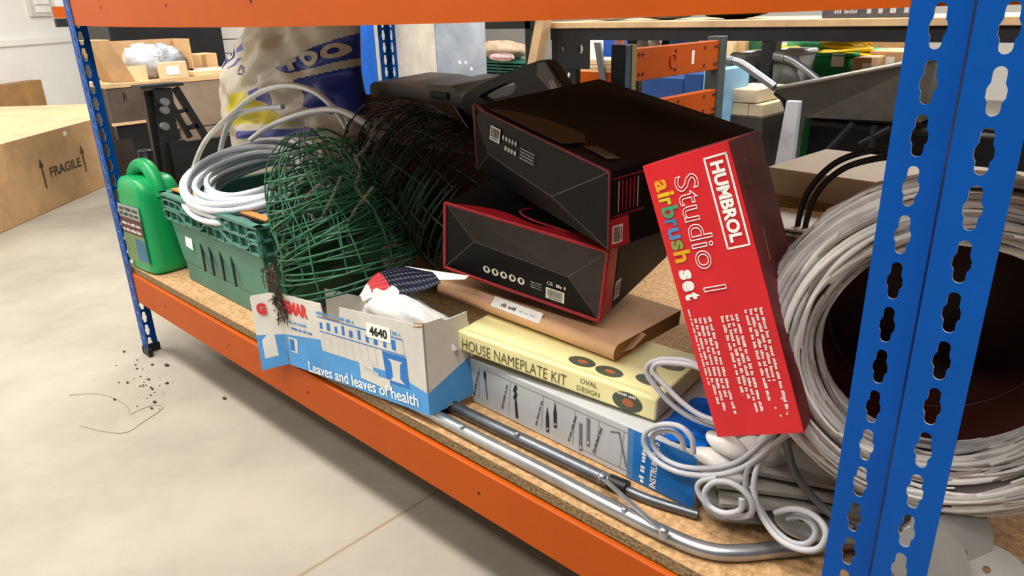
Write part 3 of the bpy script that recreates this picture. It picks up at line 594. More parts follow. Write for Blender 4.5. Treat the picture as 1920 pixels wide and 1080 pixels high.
def lowblack():
    lx,ly,lz=.372,.350,.150; M=TR((1.653,.350,.600),(4.4,8.0,11.8))@Matrix.Translation((0,.0425,-.002)); t=thing('tool_carton','black and red tool carton with warning symbols and a dented end, lower of the two','carton',M.translation)
    y=-ly/2; m=MB(); m.quad([M@Vector(p) for p in ((-lx/2,y,lz),(lx/2,y,lz),(lx/2,ly/2,lz),(-lx/2,ly/2,lz))],BLACK); m.quad([M@Vector(p) for p in ((-lx/2,y,0),(-lx/2,ly/2,0),(lx/2,ly/2,0),(lx/2,y,0))],BLACK)
    m.quad([M@Vector(p) for p in ((-lx/2,y,0),(-lx/2,y,lz),(-lx/2,ly/2,lz),(-lx/2,ly/2,0))],BLACK); m.quad([M@Vector(p) for p in ((-lx/2,ly/2,0),(-lx/2,ly/2,lz),(lx/2,ly/2,lz),(lx/2,ly/2,0))],BLACK)
    m.quad([M@Vector(p) for p in ((lx/2,y,0),(lx/2,y+.055,0),(lx/2,y+.045,lz),(lx/2,y,lz))],RED2); m.quad([M@Vector(p) for p in ((lx/2,y+.055,0),(lx/2,ly/2,0),(lx/2,ly/2,lz),(lx/2,y+.045,lz))],BLACK)
    P=spline([(-lx/2,y,lz),(-.08,y+.035,lz),(.02,y+.02,lz),(.10,y+.04,lz),(lx/2,y+.045,lz)],6)
    m.add([(p.x,p.y,lz+.0006) for p in P]+[(p.x,y,lz+.0006) for p in P],[(i,len(P)+i,len(P)+i+1,i+1) for i in range(len(P)-1)],RED2,False,M)
    GA=mat('grey_art','#5b5452',.35); AR=[(-.03,y+.06),(-.03,y+.03),(.05,y+.018),(.09,y+.022)]
    m.tube(spline([(-.015,y+.10,lz+.001),(-.04,y+.06,lz+.001),(.0,y+.035,lz+.001),(.09,y+.03,lz+.001)],8),.0022,RED2,4,M=M)
    e=MB(); crushed_end(e,M,lx,lz,((-.105,.088),(.115,.078)),y,-.010,GLOSSLIT,BLACK,BLACK,GLOSSLIT)
    r=MB(); 
    for a,b in (((-lx/2,y,0),(-lx/2,y,lz)),((-lx/2,y,0),(lx/2,y,0)),((lx/2,y,0),(lx/2,y,lz)),((-lx/2,y,lz),(lx/2,y,lz))): edge_strip(r,M,a,b,.0042,RED2)
    r.build('red_edges',t)
    s=e; F=M@frame((0,y-.0045,.036),(1,0,0),(0,-.12,.99)); s.M=F@Matrix.Translation((0,0,.0012)); rn=random.Random(5)
    for i in range(5): s.poly(ellipse(-.075+i*.021,-.004,.0085,.0085,14),WHITE); s.poly(ellipse(-.075+i*.021+rn.uniform(-.001,.001),-.003,.004,.0055,7),DARKP,M=Matrix.Translation((0,0,.0004)))
    for y_ in (-.010,-.004,.002): dashes(s,I4,.032,.058,y_,.0032,GREYP,rn)
    s.text('CE',Matrix.Translation((.076,.014,0)),WHITE,w=.013,h=.008); dashes(s,I4,.09,.112,.010,.007,WHITE,rn); barcode(s,I4,.088,-.010,.042,.026,WHITE,DARKP,rn)
    e.build('dented_end',t); s=m; s.M=face(M,'right',lx,ly,lz)@Matrix.Translation((0,0,.0006)); barcode(s,Matrix.Rotation(PI/2,4,'Z'),-.035,.105,.042,.026,WHITE,DARKP,rn)
    s.text('Premium',Matrix.Translation((-.112,.026,0))@Matrix.Rotation(PI/2,4,'Z'),DARKP,w=.05,h=.012) if False else dashes(s,Matrix.Translation((-.112,.026,0))@Matrix.Rotation(PI/2,4,'Z'),-.025,.025,-.004,.009,DARKP,rn)
    s.build('carton_body',t)
lowblack()
def upblack():
    lx,ly,lz=.472,.325,.140; M=TR((1.762,.392,.7925),(5.9,7.4,-16.1)); t=thing('tool_carton','larger black tool carton with sunken end, upper of the two','carton',M.translation)
    y=-ly/2; m=MB(); N=14; vs=[];fs=[]
    for i in range(N+1):
        for j in range(N+1):
            a=-lx/2+lx*i/N; b=y+ly*j/N; s_=math.sin(PI*i/N)*math.sin(PI*j/N); vs.append((a,b,lz-.014*s_+.012*math.exp(-((b-ly*.34)/.03)**2)*math.sin(PI*i/N)))
    for i in range(N):
        for j in range(N): k=i*(N+1)+j; fs.append((k,k+N+1,k+N+2,k+1))
    m.add(vs,fs,BLACK,True,M)
    q=lambda P,mm:m.add(P,[(0,1,2,3)],mm,False,M)
    q([(-lx/2,y,0),(-lx/2,ly/2,0),(lx/2,ly/2,0),(lx/2,y,0)],BLACK); q([(-lx/2,y,0),(-lx/2,y,lz),(-lx/2,ly/2,lz),(-lx/2,ly/2,0)],BLACK); q([(-lx/2,ly/2,0),(-lx/2,ly/2,lz),(lx/2,ly/2,lz),(lx/2,ly/2,0)],BLACK); q([(lx/2,y,0),(lx/2,ly/2,0),(lx/2,ly/2,lz),(lx/2,y,lz)],BLACK)
    q([(lx/2+.0006,y,0),(lx/2+.0006,y+.045,0),(lx/2+.0006,y+.04,.055),(lx/2+.0006,y,.055)],RED2)
    e=MB(); crushed_end(e,M,lx,lz,((-.150,.062),(.085,.050)),y,-.016,BLACK,BLACK,BLACK,BLACK)
    DR=mat('dull_red_edge','#6e1c24',.5); r=MB()
    for a,b in (((-lx/2,y,0),(-lx/2,y,lz)),((lx/2,y,0),(lx/2,y,lz)),((-lx/2,y,lz),(lx/2,y,lz)),((-lx/2+.02,y-.006,lz+.012),(-lx/2,y,lz*.4)),((-lx/2+.02,y-.006,lz+.012),(-lx/2+.06,y,lz))): edge_strip(r,M,a,b,.0026,DR)
    r.build('red_edges',t)
    s=e; F=M@frame((0,y-.0085,.098),(1,0,0),(0,.19,.98)); s.M=F@Matrix.Translation((0,0,.0018)); rn=random.Random(7)
    barcode(s,I4,-.13,.010,.040,.028,WHITE,DARKP,rn)
    for i in range(5): s.poly(ellipse(-.098+i*.012,.012,.004,.005,10),GREYP)
    for i in range(4): s.poly(ellipse(-.085+i*.012,-.006,.0045,.005,10),GREYP)
    for y_ in (-.010,-.004,.002,.008): dashes(s,I4,-.03,.02,y_,.0028,GREYP,rn)
    e.build('dented_end',t); s=m; s.M=M@Matrix.Translation((0,0,lz+.0014)); BR=mat('print_brown','#4a3a30',.4); P=[(-.20,y+.012),(.08,y+.012),(.10,y+.05),(.06,y+.075),(-.05,y+.07),(-.15,y+.045)]
    s.poly(P,BR); s.poly([(.11,y+.035),(.19,y+.03),(.20,y+.05),(.13,y+.055)],mat('print_tan','#6c6250',.5))
    s.M=face(M,'right',lx,ly,lz)@Matrix.Translation((0,0,.0009)); rn=random.Random(1)
    for i in range(6): s.poly([(-.145+i*.008,-.005),(-.143+i*.008,-.005),(-.143+i*.008,.05),(-.145+i*.008,.05)],GREYP if i in (0,5) else RED2)
    s.poly([(-.155,.055),(-.09,.055),(-.09,.057),(-.155,.057)],RED2); s.poly([(-.155,-.012),(-.09,-.012),(-.09,-.010),(-.155,-.010)],RED2)
    barcode(s,Matrix.Rotation(PI/2,4,'Z'),-.045,.145,.034,.022,WHITE,DARKP,rn); s.build('carton_body',t)
upblack()
def redbox():
    lx,ly,lz=.118,.150,.392; M=TR((2.267,.143,.578),(-3.2,-20.0,12.7))@Matrix.Translation((0,-.019,0)); t=thing('airbrush_set_box','tall red airbrush set box standing tilted against the wicker basket','box',M.translation)
    m=MB(); m.box((-lx/2,-ly/2,0),(lx/2,ly/2,lz),REDBOX,M=M)
    m.box((lx/2-.0004,-ly/2+.001,.001),(lx/2+.0006,ly/2-.001,lz-.001),REDSHADE,M=M)
    F=face(M,'front',lx,ly,lz); p_=MB(); p_.M=F@Matrix.Translation((0,0,.0006)); RD=Matrix.Rotation(-PI/2,4,'Z')
    def tx(s,x,y,w,h,m_,b=.02,**k): p_.text(s,Matrix.Translation((x,y,0))@RD,m_,w=w,h=h,bold=b,**k)
    fr=[(.026,.182),(.051,.182),(.051,.062),(.026,.062)]; 
    for (x0,y0,x1,y1) in ((.023,.062,.0255,.184),(.0515,.062,.054,.184),(.023,.1815,.054,.184),(.023,.062,.054,.0645)): p_.poly([(x0,y0),(x1,y0),(x1,y1),(x0,y1)],WHITE)
    tx('HUMBROL',.0385,.123,.106,.0175,WHITE,.045)
    tx('Studio 1',-.006,.091,.158,.032,WHITE,.0,fill=False,outline=.013)
    cs=['#e8a21c','#e8b81c','#c9c42a','#3f9a6a','#2f7fb0','#4a86b8','#7a9a4a','#d9a51c']; x=.172
    ws=[.0155,.006,.010,.0155,.010,.0155,.0135,.0155]
    for ch,c,w in zip('airbrush',cs,ws):
        tall=ch in 'ibh'; tx(ch,-.041+(.0035 if tall else 0),x-w/2,w,.024 if tall else .0165,mat('print_'+c[1:],c,.5,0,.02),.03); x-=w+.0018
    x-=.009
    for ch,w in zip('set',(.0135,.0145,.010)): tx(ch,-.041+(.002 if ch=='t' else 0),x-w/2,w,.021 if ch=='t' else .017,WHITE,.05); x-=w+.0022
    rn=random.Random(12)
    
    for g,(xa,top) in enumerate(((.044,-.020),(.011,-.024),(-.026,-.022))):
        for i in range(4): dashes(p_,Matrix.Translation((xa-i*.0066,0,0))@RD,-top,.150+rn.uniform(-.03,.02) if i else .165,0,.0042,WHITE,rn)
    dashes(p_,Matrix.Translation((-.051,0,0))@RD,.008,.120,0,.003,WHITE,rn); 
    for i in range(5): p_.poly(ellipse(.02+rn.uniform(0,.025),-.175+rn.uniform(0,.03),.0012,.0016,6),WHITE)
    p_.build('printed_front',t)
    s=m; s.M=face(M,'right',lx,ly,lz)@Matrix.Translation((0,0,.0010)); LD=mat('lid_line','#7f3438',.5)
    for (x0,y0,x1,y1) in ((-.05,.135,-.01,.137),(-.05,.165,-.01,.167),(-.05,.135,-.048,.167),(-.012,.135,-.010,.167)): s.poly([(x0,y0),(x1,y0),(x1,y1),(x0,y1)],LD)
    s.poly([(-.033,.03),(-.030,.03),(-.026,.075),(-.029,.075)],mat('worn_card','#b9a39a',.8)); s.build('carton',t,bevel=.002)
redbox()
# ------------------------------------------------------------------ steel tube frame on the shelf edge
def legs():
    t=thing('folding_frame','folded galvanised tube leg frame lying along the front of the shelf','frame',(2.0,.05,ZB))
    r=.0128; z=ZB+r+.0006
    P=[(1.535,.036,z),(1.64,.036,z),(1.75,.036,z),(1.9,.038,z),(2.05,.037,z),(2.17,.040,z),(2.225,.050,z),(2.262,.075,z),(2.30,.118,z),(2.345,.17,z),(2.40,.24,z)]
    MB().tube(spline(P,6),r,STEEL,16).build('outer_tube',t)
    q=MB(); q.tube([(1.56,.084,z),(1.70,.0855,z),(2.018,.092,z)],r,STEELD,16); q.build('inner_tube',t)
    c=MB(); c.tube([(2.012,.092,z),(2.046,.095,z)],r*1.08,BLACKP,16); c.build('end_cap',t)
    w=MB(); w.tube(spline([(2.04,.095,z-.003),(2.075,.098,z-.004),(2.11,.104,z-.004),(2.17,.119,z-.004)],5),r*.66,STEELD,12); w.build('sliding_tube',t)
    a=at(1129,897,z=z+.016); b=at(1244,999,z=z+.016); d=(b-a).normalized(); e=Vector((-d.y,d.x,0))*.0045
    l_=MB(); l_.hexa([a-e,b-e,b+e,a+e]+[p+Vector((0,0,.003)) for p in (a-e,b-e,b+e,a+e)],STEEL)
    LB_=l_.build('link_bar',t,bevel=.001)
    for p in (a,b):
        MB().lathe([(0,.010),(.004,.010),(.0075,.006),(.008,.002),(.008,-.008)],STEEL,12,M=Matrix.Translation(p)).build('pivot_bolt',LB_)
    for x,y in ((1.70,.036),(1.80,.0865),(2.085,.0375)):
        MB().lathe([(0,.006),(.003,.0055),(.005,.003),(.005,-.004)],STEEL,10,M=Matrix.Translation((x,y-.006,z+r-.001))).build('rivet',t)
legs()
# ------------------------------------------------------------------ coated hook rods and white mouldings
gH='white coated hook rods in the heap under the red box'
def hook(name,label,pts,y,m=COAT,r=.0047,group=None,n=6):
    P=[at(u,v,y=(y if not isinstance(y,(list,tuple)) else y[i])) for i,(u,v) in enumerate(pts)]
    o=MB(); o.tube(spline(P,n),r,m,10); return tag(o.build(name),label,'hook',group)
hook('hook_rod','grey coated rod curling up beside the red box, left one of the upper pair',[(1345,800),(1300,785),(1262,760),(1232,728),(1214,702),(1216,684),(1240,674),(1285,676),(1320,690)],.158)
hook('hook_rod','grey coated rod curling up beside the red box, right one of the upper pair',[(1352,792),(1312,778),(1276,752),(1246,722),(1226,698),(1230,683),(1256,680),(1300,686),(1330,700)],.146)
hook('hook_rod','white coated rod with open hook end in front of the blue print, outer of two',[(1300,850),(1297,822),(1275,800),(1242,796),(1214,808),(1208,832),(1228,862),(1268,884),(1320,892),(1370,886),(1412,866),(1450,836),(1490,800)],[.112]*9+[.118,.13,.15,.17])
hook('hook_rod','white coated rod with open hook end in front of the blue print, inner of two',[(1281,842),(1278,824),(1262,810),(1240,808),(1224,818),(1226,838),(1248,862),(1285,876),(1330,878),(1375,870),(1405,852),(1440,822),(1480,790)],[.122]*9+[.130,.14,.16,.18])
hook('hook_rod','white coated rod coiled into a small ring over the grey disc',[(1391,935),(1388,956),(1358,962),(1330,948),(1322,922),(1340,904),(1372,906),(1402,928),(1411,954),(1398,968),(1360,966),(1325,945),(1308,918),(1316,902),(1345,896)],[.085,.085,.085,.085,.085,.085,.085,.087,.09,.094,.098,.102,.105,.108,.110])
hook('hook_rod','short white coated rod standing behind the coiled ring',[(1404,872),(1398,895),(1400,922),(1412,944),(1408,968)],.125)
hook('hook_rod','white coated rod bent into the largest curl near the blue upright, outer of two',[(1500,800),(1455,832),(1428,862),(1415,895),(1416,930),(1430,970),(1460,1010),(1500,1030),(1535,1028),(1549,1002),(1536,975),(1508,958),(1480,955),(1454,962)],[.18,.16,.14,.12,.11,.10,.09,.085,.085,.09,.10,.11,.115,.12])
hook('hook_rod','white coated rod bent into the largest curl near the blue upright, inner of two',[(1476,972),(1500,968),(1524,984),(1528,1004),(1510,1020),(1478,1014),(1446,985),(1424,950),(1410,910)],[.125,.125,.12,.11,.105,.10,.105,.11,.12])
hook('hook_rod','dark grey rod bending down from the red box to the blue upright',[(1470,800),(1478,845),(1490,885),(1518,925),(1556,962),(1600,990)],.17,GREYD,.0062)
gM='white plastic mouldings heaped under the red box'
def mould(label,u,v,y,rad,rot,m=WHPL,group=gM):
    o=MB(); o.ball((0,0,0),rad,m,M=Matrix.Translation(at(u,v,y=y))@Euler([math.radians(a) for a in rot]).to_matrix().to_4x4(),nu=20,nv=12,fn=lambda d:1+.05*math.sin(5*d.x+3*d.z))
    return tag(o.build('moulding'),label,'moulding',group)
mould('white plastic moulding highest in the heap, tucked against the red box',1365,835,.16,(.038,.02,.016),(0,12,0))
mould('leaf-shaped white plastic moulding second from the top of the heap',1345,862,.15,(.040,.022,.013),(0,8,10))
mould('white plastic moulding just above the white rods, low in the heap',1352,884,.15,(.045,.02,.010),(0,-4,0))
mould('narrow white plastic moulding at the right of the heap under the red box',1440,838,.2,(.020,.014,.03),(10,0,20))
mould('broad white plastic moulding standing behind the rods below the red box corner',1420,852,.22,(.05,.03,.028),(0,0,20))
def plates():
    g='thin pale plates stacked under the red box'
    for i,(z,x,y) in enumerate(((.435,2.245,.235),(.420,2.255,.215),(.405,2.262,.200))):
        o=MB(); P=[(-.095,-.055),(.10,-.05),(.115,.05),(-.09,.055)]; o.prism(P,[],.007,mat('pale_plate','#9a958b',.6,0,.1,8),M=TR((x,y,z),(0,0,20+i*7)))
        tag(o.build('plate',bevel=.003),['upper','middle','lowest'][i]+' of three pale flat plates stacked behind the white rods','plate',g)
plates()
def bplate(label,loc,rot,R,L,holes,m=GREYPL):
    M=TR(loc,rot); n=24
    out=[(R*math.cos(PI/2+PI*i/n),R*math.sin(PI/2+PI*i/n)) for i in range(n+1)]+[(L,-R*.8),(L,R*.8)] if L else ellipse(0,0,R,R,36)
    o=MB(); o.prism(out,[ellipse(a,b,.005,.005,10)[::-1] for a,b in holes],.004,m,M=M); return tag(o.build('bracket_plate',bevel=.0008),label,'plate')
bplate('grey round-ended bracket plate with a hole inside the coiled white ring',at(1358,938,y=.145),(22,0,30),.036,.16,[(-.008,.012),(.004,-.018)])
bplate('long grey bracket plate lying under the largest white curl',(2.318,.165,.3905),(3,4,38),.04,.15,[(.0,.0)])
bplate('grey round plate with two holes at the lower right of the bright upright',at(1785,1000,y=.16),(52,0,35),.050,0,[(-.012,.026),(.012,-.024)])
bplate('grey round plate partly hidden at the bottom edge beside the bright upright',at(1745,1058,y=.10),(50,0,40),.048,0,[(-.02,.0)])
bplate('grey round plate lowest at the right, cut by the bottom edge',at(1850,1098,y=.14),(35,0,20),.055,0,[(0,.02)])
o=MB(); o.tube([at(1815,930,y=.24),at(1818,1075,y=.17)],.006,WHPL,10); tag(o.build('white_rod'),'straight white rod standing behind the grey round plates at lower right','rod')
o=MB(); o.tube([at(1700,1000,y=.15),at(1850,885,y=.22)],.0105,STEEL,14); tag(o.build('steel_tube'),'short shiny steel tube slanting under the wicker basket','tube')
# crumpled sheet filling the gap under the basket
def heap():
    m=MB(); rnd=random.Random(21); ph=[(rnd.uniform(6,16),rnd.uniform(0,6),Vector((rnd.gauss(0,1),rnd.gauss(0,1),rnd.gauss(0,1)))) for _ in range(10)]
    m.ball((2.41,.33,ZB+.068),(.115,.145,.064),mat('grey_sheet','#8d8a84',.5,0,.2,14,bump=.5,bscale=30),nu=48,nv=28,fn=lambda d:1+sum(.03*math.sin(a*d.dot(w)+p_) for a,p_,w in ph))
    tag(m.build('plastic_sheet'),'crumpled grey plastic sheet under the wicker basket','sheet')
heap()
# ------------------------------------------------------------------ wicker basket
def wicker():
    c=Vector((2.458,.185,.702)); ax=Vector((.30,-.93,.16)).normalized(); ex=Vector((0,0,1)).cross(ax).normalized()*-1; t=thing('wicker_basket','round white-washed wicker basket lying on its side with a brown liner','basket',c-Vector((0,0,.24)))
    M=frame(c,ax.cross(Vector((0,0,1))),Vector((0,0,1)))
    zz=M.to_3x3()@Vector((0,0,1)); 
    if zz.dot(ax)<0: M=M@Matrix.Rotation(PI,4,'Y')
    R0=.190; 
    def pt(a,phi,k=1): return ((R0+.040*k*math.cos(phi))*math.cos(a),(R0+.040*k*math.cos(phi))*math.sin(a),.062*k*math.sin(phi)-.03)
    u=MB(); N=48;K=14; u.add([pt(2*PI*i/N,2*PI*j/K,.9) for i in range(N) for j in range(K)],[(i*K+j,((i+1)%N)*K+j,((i+1)%N)*K+(j+1)%K,i*K+(j+1)%K) for i in range(N) for j in range(K)],UNDER,True,M); u.build('rim_core',t)
    w=MB(); rnd=random.Random(17)
    for i in range(330):
        a0=rnd.uniform(0,2*PI); L=rnd.uniform(.8,2.2); p0=rnd.uniform(-1.1,PI+.9); dp=rnd.uniform(.1,.6)*rnd.choice((1,1,1,-1)); n=int(L*9)+3; mm=rnd.choices(WICK,(4,5,2))[0]; r=rnd.uniform(.0022,.0044)
        P=[pt(a0+L*k/n,p0+dp*k/n,1+.03*math.sin(3*k/n*PI+i)+.02*math.sin(i*1.7)) for k in range(n+1)]
        w.tube(P,[r*(.5+.5*min(1,4*min(k,n-k)/n+.25)) for k in range(n+1)],mm,6,M=M)
    w.build('woven_rim',t)
    b=MB()
    for i in range(26):
        s=i/25; r=.222-.05*s; z=-.07-.19*s; mm=rnd.choices(WICK,(3,4,3))[0]
        b.tube([((r+.004*math.sin(k*PI*.5+i*PI))*math.cos(2*PI*k/40),(r+.004*math.sin(k*PI*.5+i*PI))*math.sin(2*PI*k/40),z) for k in range(40)],.0052,mm,5,closed=True,M=M)
    b.build('woven_side',t)
    l_=MB(); l_.lathe([(.168,.01),(.160,-.02),(.150,-.12),(.135,-.25),(0,-.25)],LINER,40,M=M); l_.lathe([(.172,.01),(.164,-.02),(.154,-.12),(.139,-.253),(0,-.253)],LINER,40,M=M); l_.tube([(.146*math.cos(2*PI*k/40),.146*math.sin(2*PI*k/40),-.15) for k in range(40)],.003,LINER,5,closed=True,M=M); l_.build('liner',t)
wicker()
for i,lab in enumerate(('outer black cane hoop arching behind the wicker basket','inner black cane hoop arching behind the wicker basket')):
    q=[[(1492,480),(1496,420),(1515,360),(1560,310),(1620,285),(1690,278)],[(1507,470),(1512,415),(1535,358),(1580,317),(1640,298),(1700,292)]][i]
    o=MB(); o.tube(spline([at(u,v,y=.52) for u,v in q],8),.0055,BMETAL,8); tag(o.build('cane_hoop'),lab,'hoop')
# cream box behind
def creamback():
    a=at(1465,300,y=.70); b=at(1655,345,y=.62); M=frame((2.085,.80,ZB),(1,-.08,0),(0,1,0)); M=TR((2.10,.83,ZB+.001),(0,0,-4)); 
    t=thing('cream_carton','pale cream carton behind the wicker basket, seen past the red box','carton',M.translation)
    MB().box((-.14,-.12,0),(.30,.16,.455),mat('cream_card','#eadcc0',.7,0,.08,5),M=M).build('carton_body',t,bevel=.004)
    MB().box((-.13,-.1225,.0),(.29,-.1205,.40),CARD,M=M).build('front_flap',t)
creamback()
o=MB(); o.box((0,0,0),(.12,.16,.004),WHITE,M=TR((2.005,.52,.735),(0,4,20))).build
t=thing('dark_carton','dark brown carton with white papers on top, between red box and basket','carton',(2.08,.5,ZB))
MB().box((1.99,.46,ZB+.001),(2.21,.66,.735),mat('umber_card','#5a3d28',.7),).build('carton_body',t,bevel=.003)
tag(MB().box((0,0,0),(.16,.15,.004),WHITE,M=TR((2.01,.48,.7355),(0,0,6))).build('paper_sheet'),'white sheet of paper on the dark carton beside the cane hoops','paper')
# ------------------------------------------------------------------ things at the back of the pile
def shopbag():
    rows=[250,205,170,140,105,75,45,10,-40]; Lu=[440,424,420,424,440,462,488,530,575]; Ru=[692,690,684,678,676,675,674,670,650]; Y0=.60
    rnd=random.Random(31); ph=[(rnd.uniform(.02,.055),rnd.uniform(0,6),rnd.uniform(-1,1),rnd.uniform(-1,1)) for _ in range(16)]
    def edge(A,v):
        for i in range(len(rows)-1):
            if v>=rows[i+1]: f=(rows[i]-v)/(rows[i]-rows[i+1]); return A[i]+(A[i+1]-A[i])*f
        return A[-1]
    lo=at(560,250,y=Y0).z
    def sp(u,v,back=0):
        v=min(249.9,max(-40,v)); a,b=edge(Lu,v),edge(Ru,v); s_=min(1,max(0,(u-a)/(b-a))); p=at(u,v,y=Y0); h=min(1,(v+40)/60)
        k=max(0,1-(2*s_-1)**2)**.55*(h**.5 if h<1 else 1)
        wr=sum(.0045*math.sin(f*(u*cx*3+v*cy*3)+q) for f,q,cx,cy in ph)
        return Vector((p.x,(Y0-.13*k-wr*k) if not back else Y0+.04*k,p.z))
    t=thing('shopping_bag','crumpled white, blue and yellow plastic carrier bag behind the hose','bag',(.45,.74,ZB+.002))
    def inside(P,x,y):
        c=False
        for i in range(len(P)):
            (x0,y0),(x1,y1)=P[i-1],P[i]
            if (y0>y)!=(y1>y) and x<(x1-x0)*(y-y0)/(y1-y0)+x0: c=not c
        return c
    BL=[[(574,123),(600,110),(640,82),(675,63),(704,55),(704,100),(676,109),(640,122),(600,132)],[(612,143),(676,124),(704,118),(704,215),(655,210),(622,192)],[(427,127),(440,105),(466,84),(482,80),(480,95),(458,118),(444,148),(431,142)],[(485,92),(513,70),(513,90),(490,96)],[(468,126),(484,108),(507,104),(490,118)],[(522,166),(536,157),(570,163),(579,202),(556,186)],[(500,250),(500,238),(640,232),(640,250)]]
    YE=[[(468,197),(486,172),(516,165),(556,188),(606,214),(600,226),(540,224),(482,228)]]; OR_=[[(655,168),(672,164),(680,205),(662,205)]]
    ORM=mat('bag_orange','#b5431c',.35,0,.3,12)
    m=MB(); N=150;K=130
    for side in (0,1):
        for j in range(K):
            v0,v1=-40+290*j/K,-40+290*(j+1)/K
            for i in range(N):
                u=lambda f,v:edge(Lu,v)+(edge(Ru,v)-edge(Lu,v))*f
                q=[(u(i/N,v0),v0),(u((i+1)/N,v0),v0),(u((i+1)/N,v1),v1),(u(i/N,v1),v1)]; cx=sum(p[0] for p in q)/4; cy=(v0+v1)/2; mm=BAGW
                if not side:
                    if any(inside(P,cx,cy) for P in BL): mm=BAGB
                    elif any(inside(P,cx,cy) for P in YE): mm=BAGY
                    elif any(inside(P,cx,cy) for P in OR_): mm=ORM
                f=(0,1,2,3) if side else (3,2,1,0)
                m.add([sp(a,b,side) for a,b in q],[f],mm,True)
    bmid=lo; b0=[sp(edge(Lu,249)+(edge(Ru,249)-edge(Lu,249))*i/20,249) for i in range(21)]; b1=[sp(edge(Lu,249)+(edge(Ru,249)-edge(Lu,249))*i/20,249,1) for i in range(21)]
    for i in range(20):
        for A in (b0,b1): m.add([A[i],A[i+1],Vector((A[i+1].x,A[i+1].y,ZB+.003)),Vector((A[i].x,A[i].y,ZB+.003))],[(0,1,2,3)],BAGW,True)
    BM=m
    def fin():
      o=BM.build('bag_film',t); bm=bmesh.new(); bm.from_mesh(o.data); bmesh.ops.remove_doubles(bm,verts=bm.verts,dist=1e-5); bmesh.ops.recalc_face_normals(bm,faces=bm.faces); bm.to_mesh(o.data); bm.free()
    RG=mat('ring_print','#c9c2b4',.4); IN=mat('ink_navy','#28306a',.5); p_=m
    def on(u,v): return sp(u,v)+Vector((.0008,-.0035,.0008))
    def ring(cx,cy,a,b,ti):
        n=24; P=[]; 
        for k in range(n):
            w=2*PI*k/n; x,y=math.cos(w),math.sin(w); P.append((x,y))
        vs=[on(cx+a*x,cy+b*y) for x,y in P]+[on(cx+a*ti*x,cy+b*ti*y) for x,y in P]
        p_.add(vs,[(k,(k+1)%n,n+(k+1)%n,n+k) for k in range(n)],RG)
    ring(630,106,14.5,14,.42); ring(659,93,14.5,14,.42)
    p_.add([on(*q) for q in ((588,114),(608,104),(610,110),(590,121))],[(0,1,2,3)],RG); p_.add([on(*q) for q in ((596,114),(602,111),(608,126),(602,129))],[(0,1,2,3)],RG)
    ring(462,100,7,10,.4); ring(449,119,6,9,.4)
    for (a,b) in (((507,116),(497,134)),((497,134),(518,134)),((518,134),(507,116))):
        d=Vector((b[0]-a[0],b[1]-a[1])); n_=Vector((-d.y,d.x)).normalized()*1.4; a_=Vector(a)+d*.12; b_=Vector(a)+d*.8
        p_.add([on(*(a_-n_)),on(*(b_-n_)),on(*(b_+n_)),on(*(a_+n_))],[(0,1,2,3)],IN)
    fin()
shopbag()
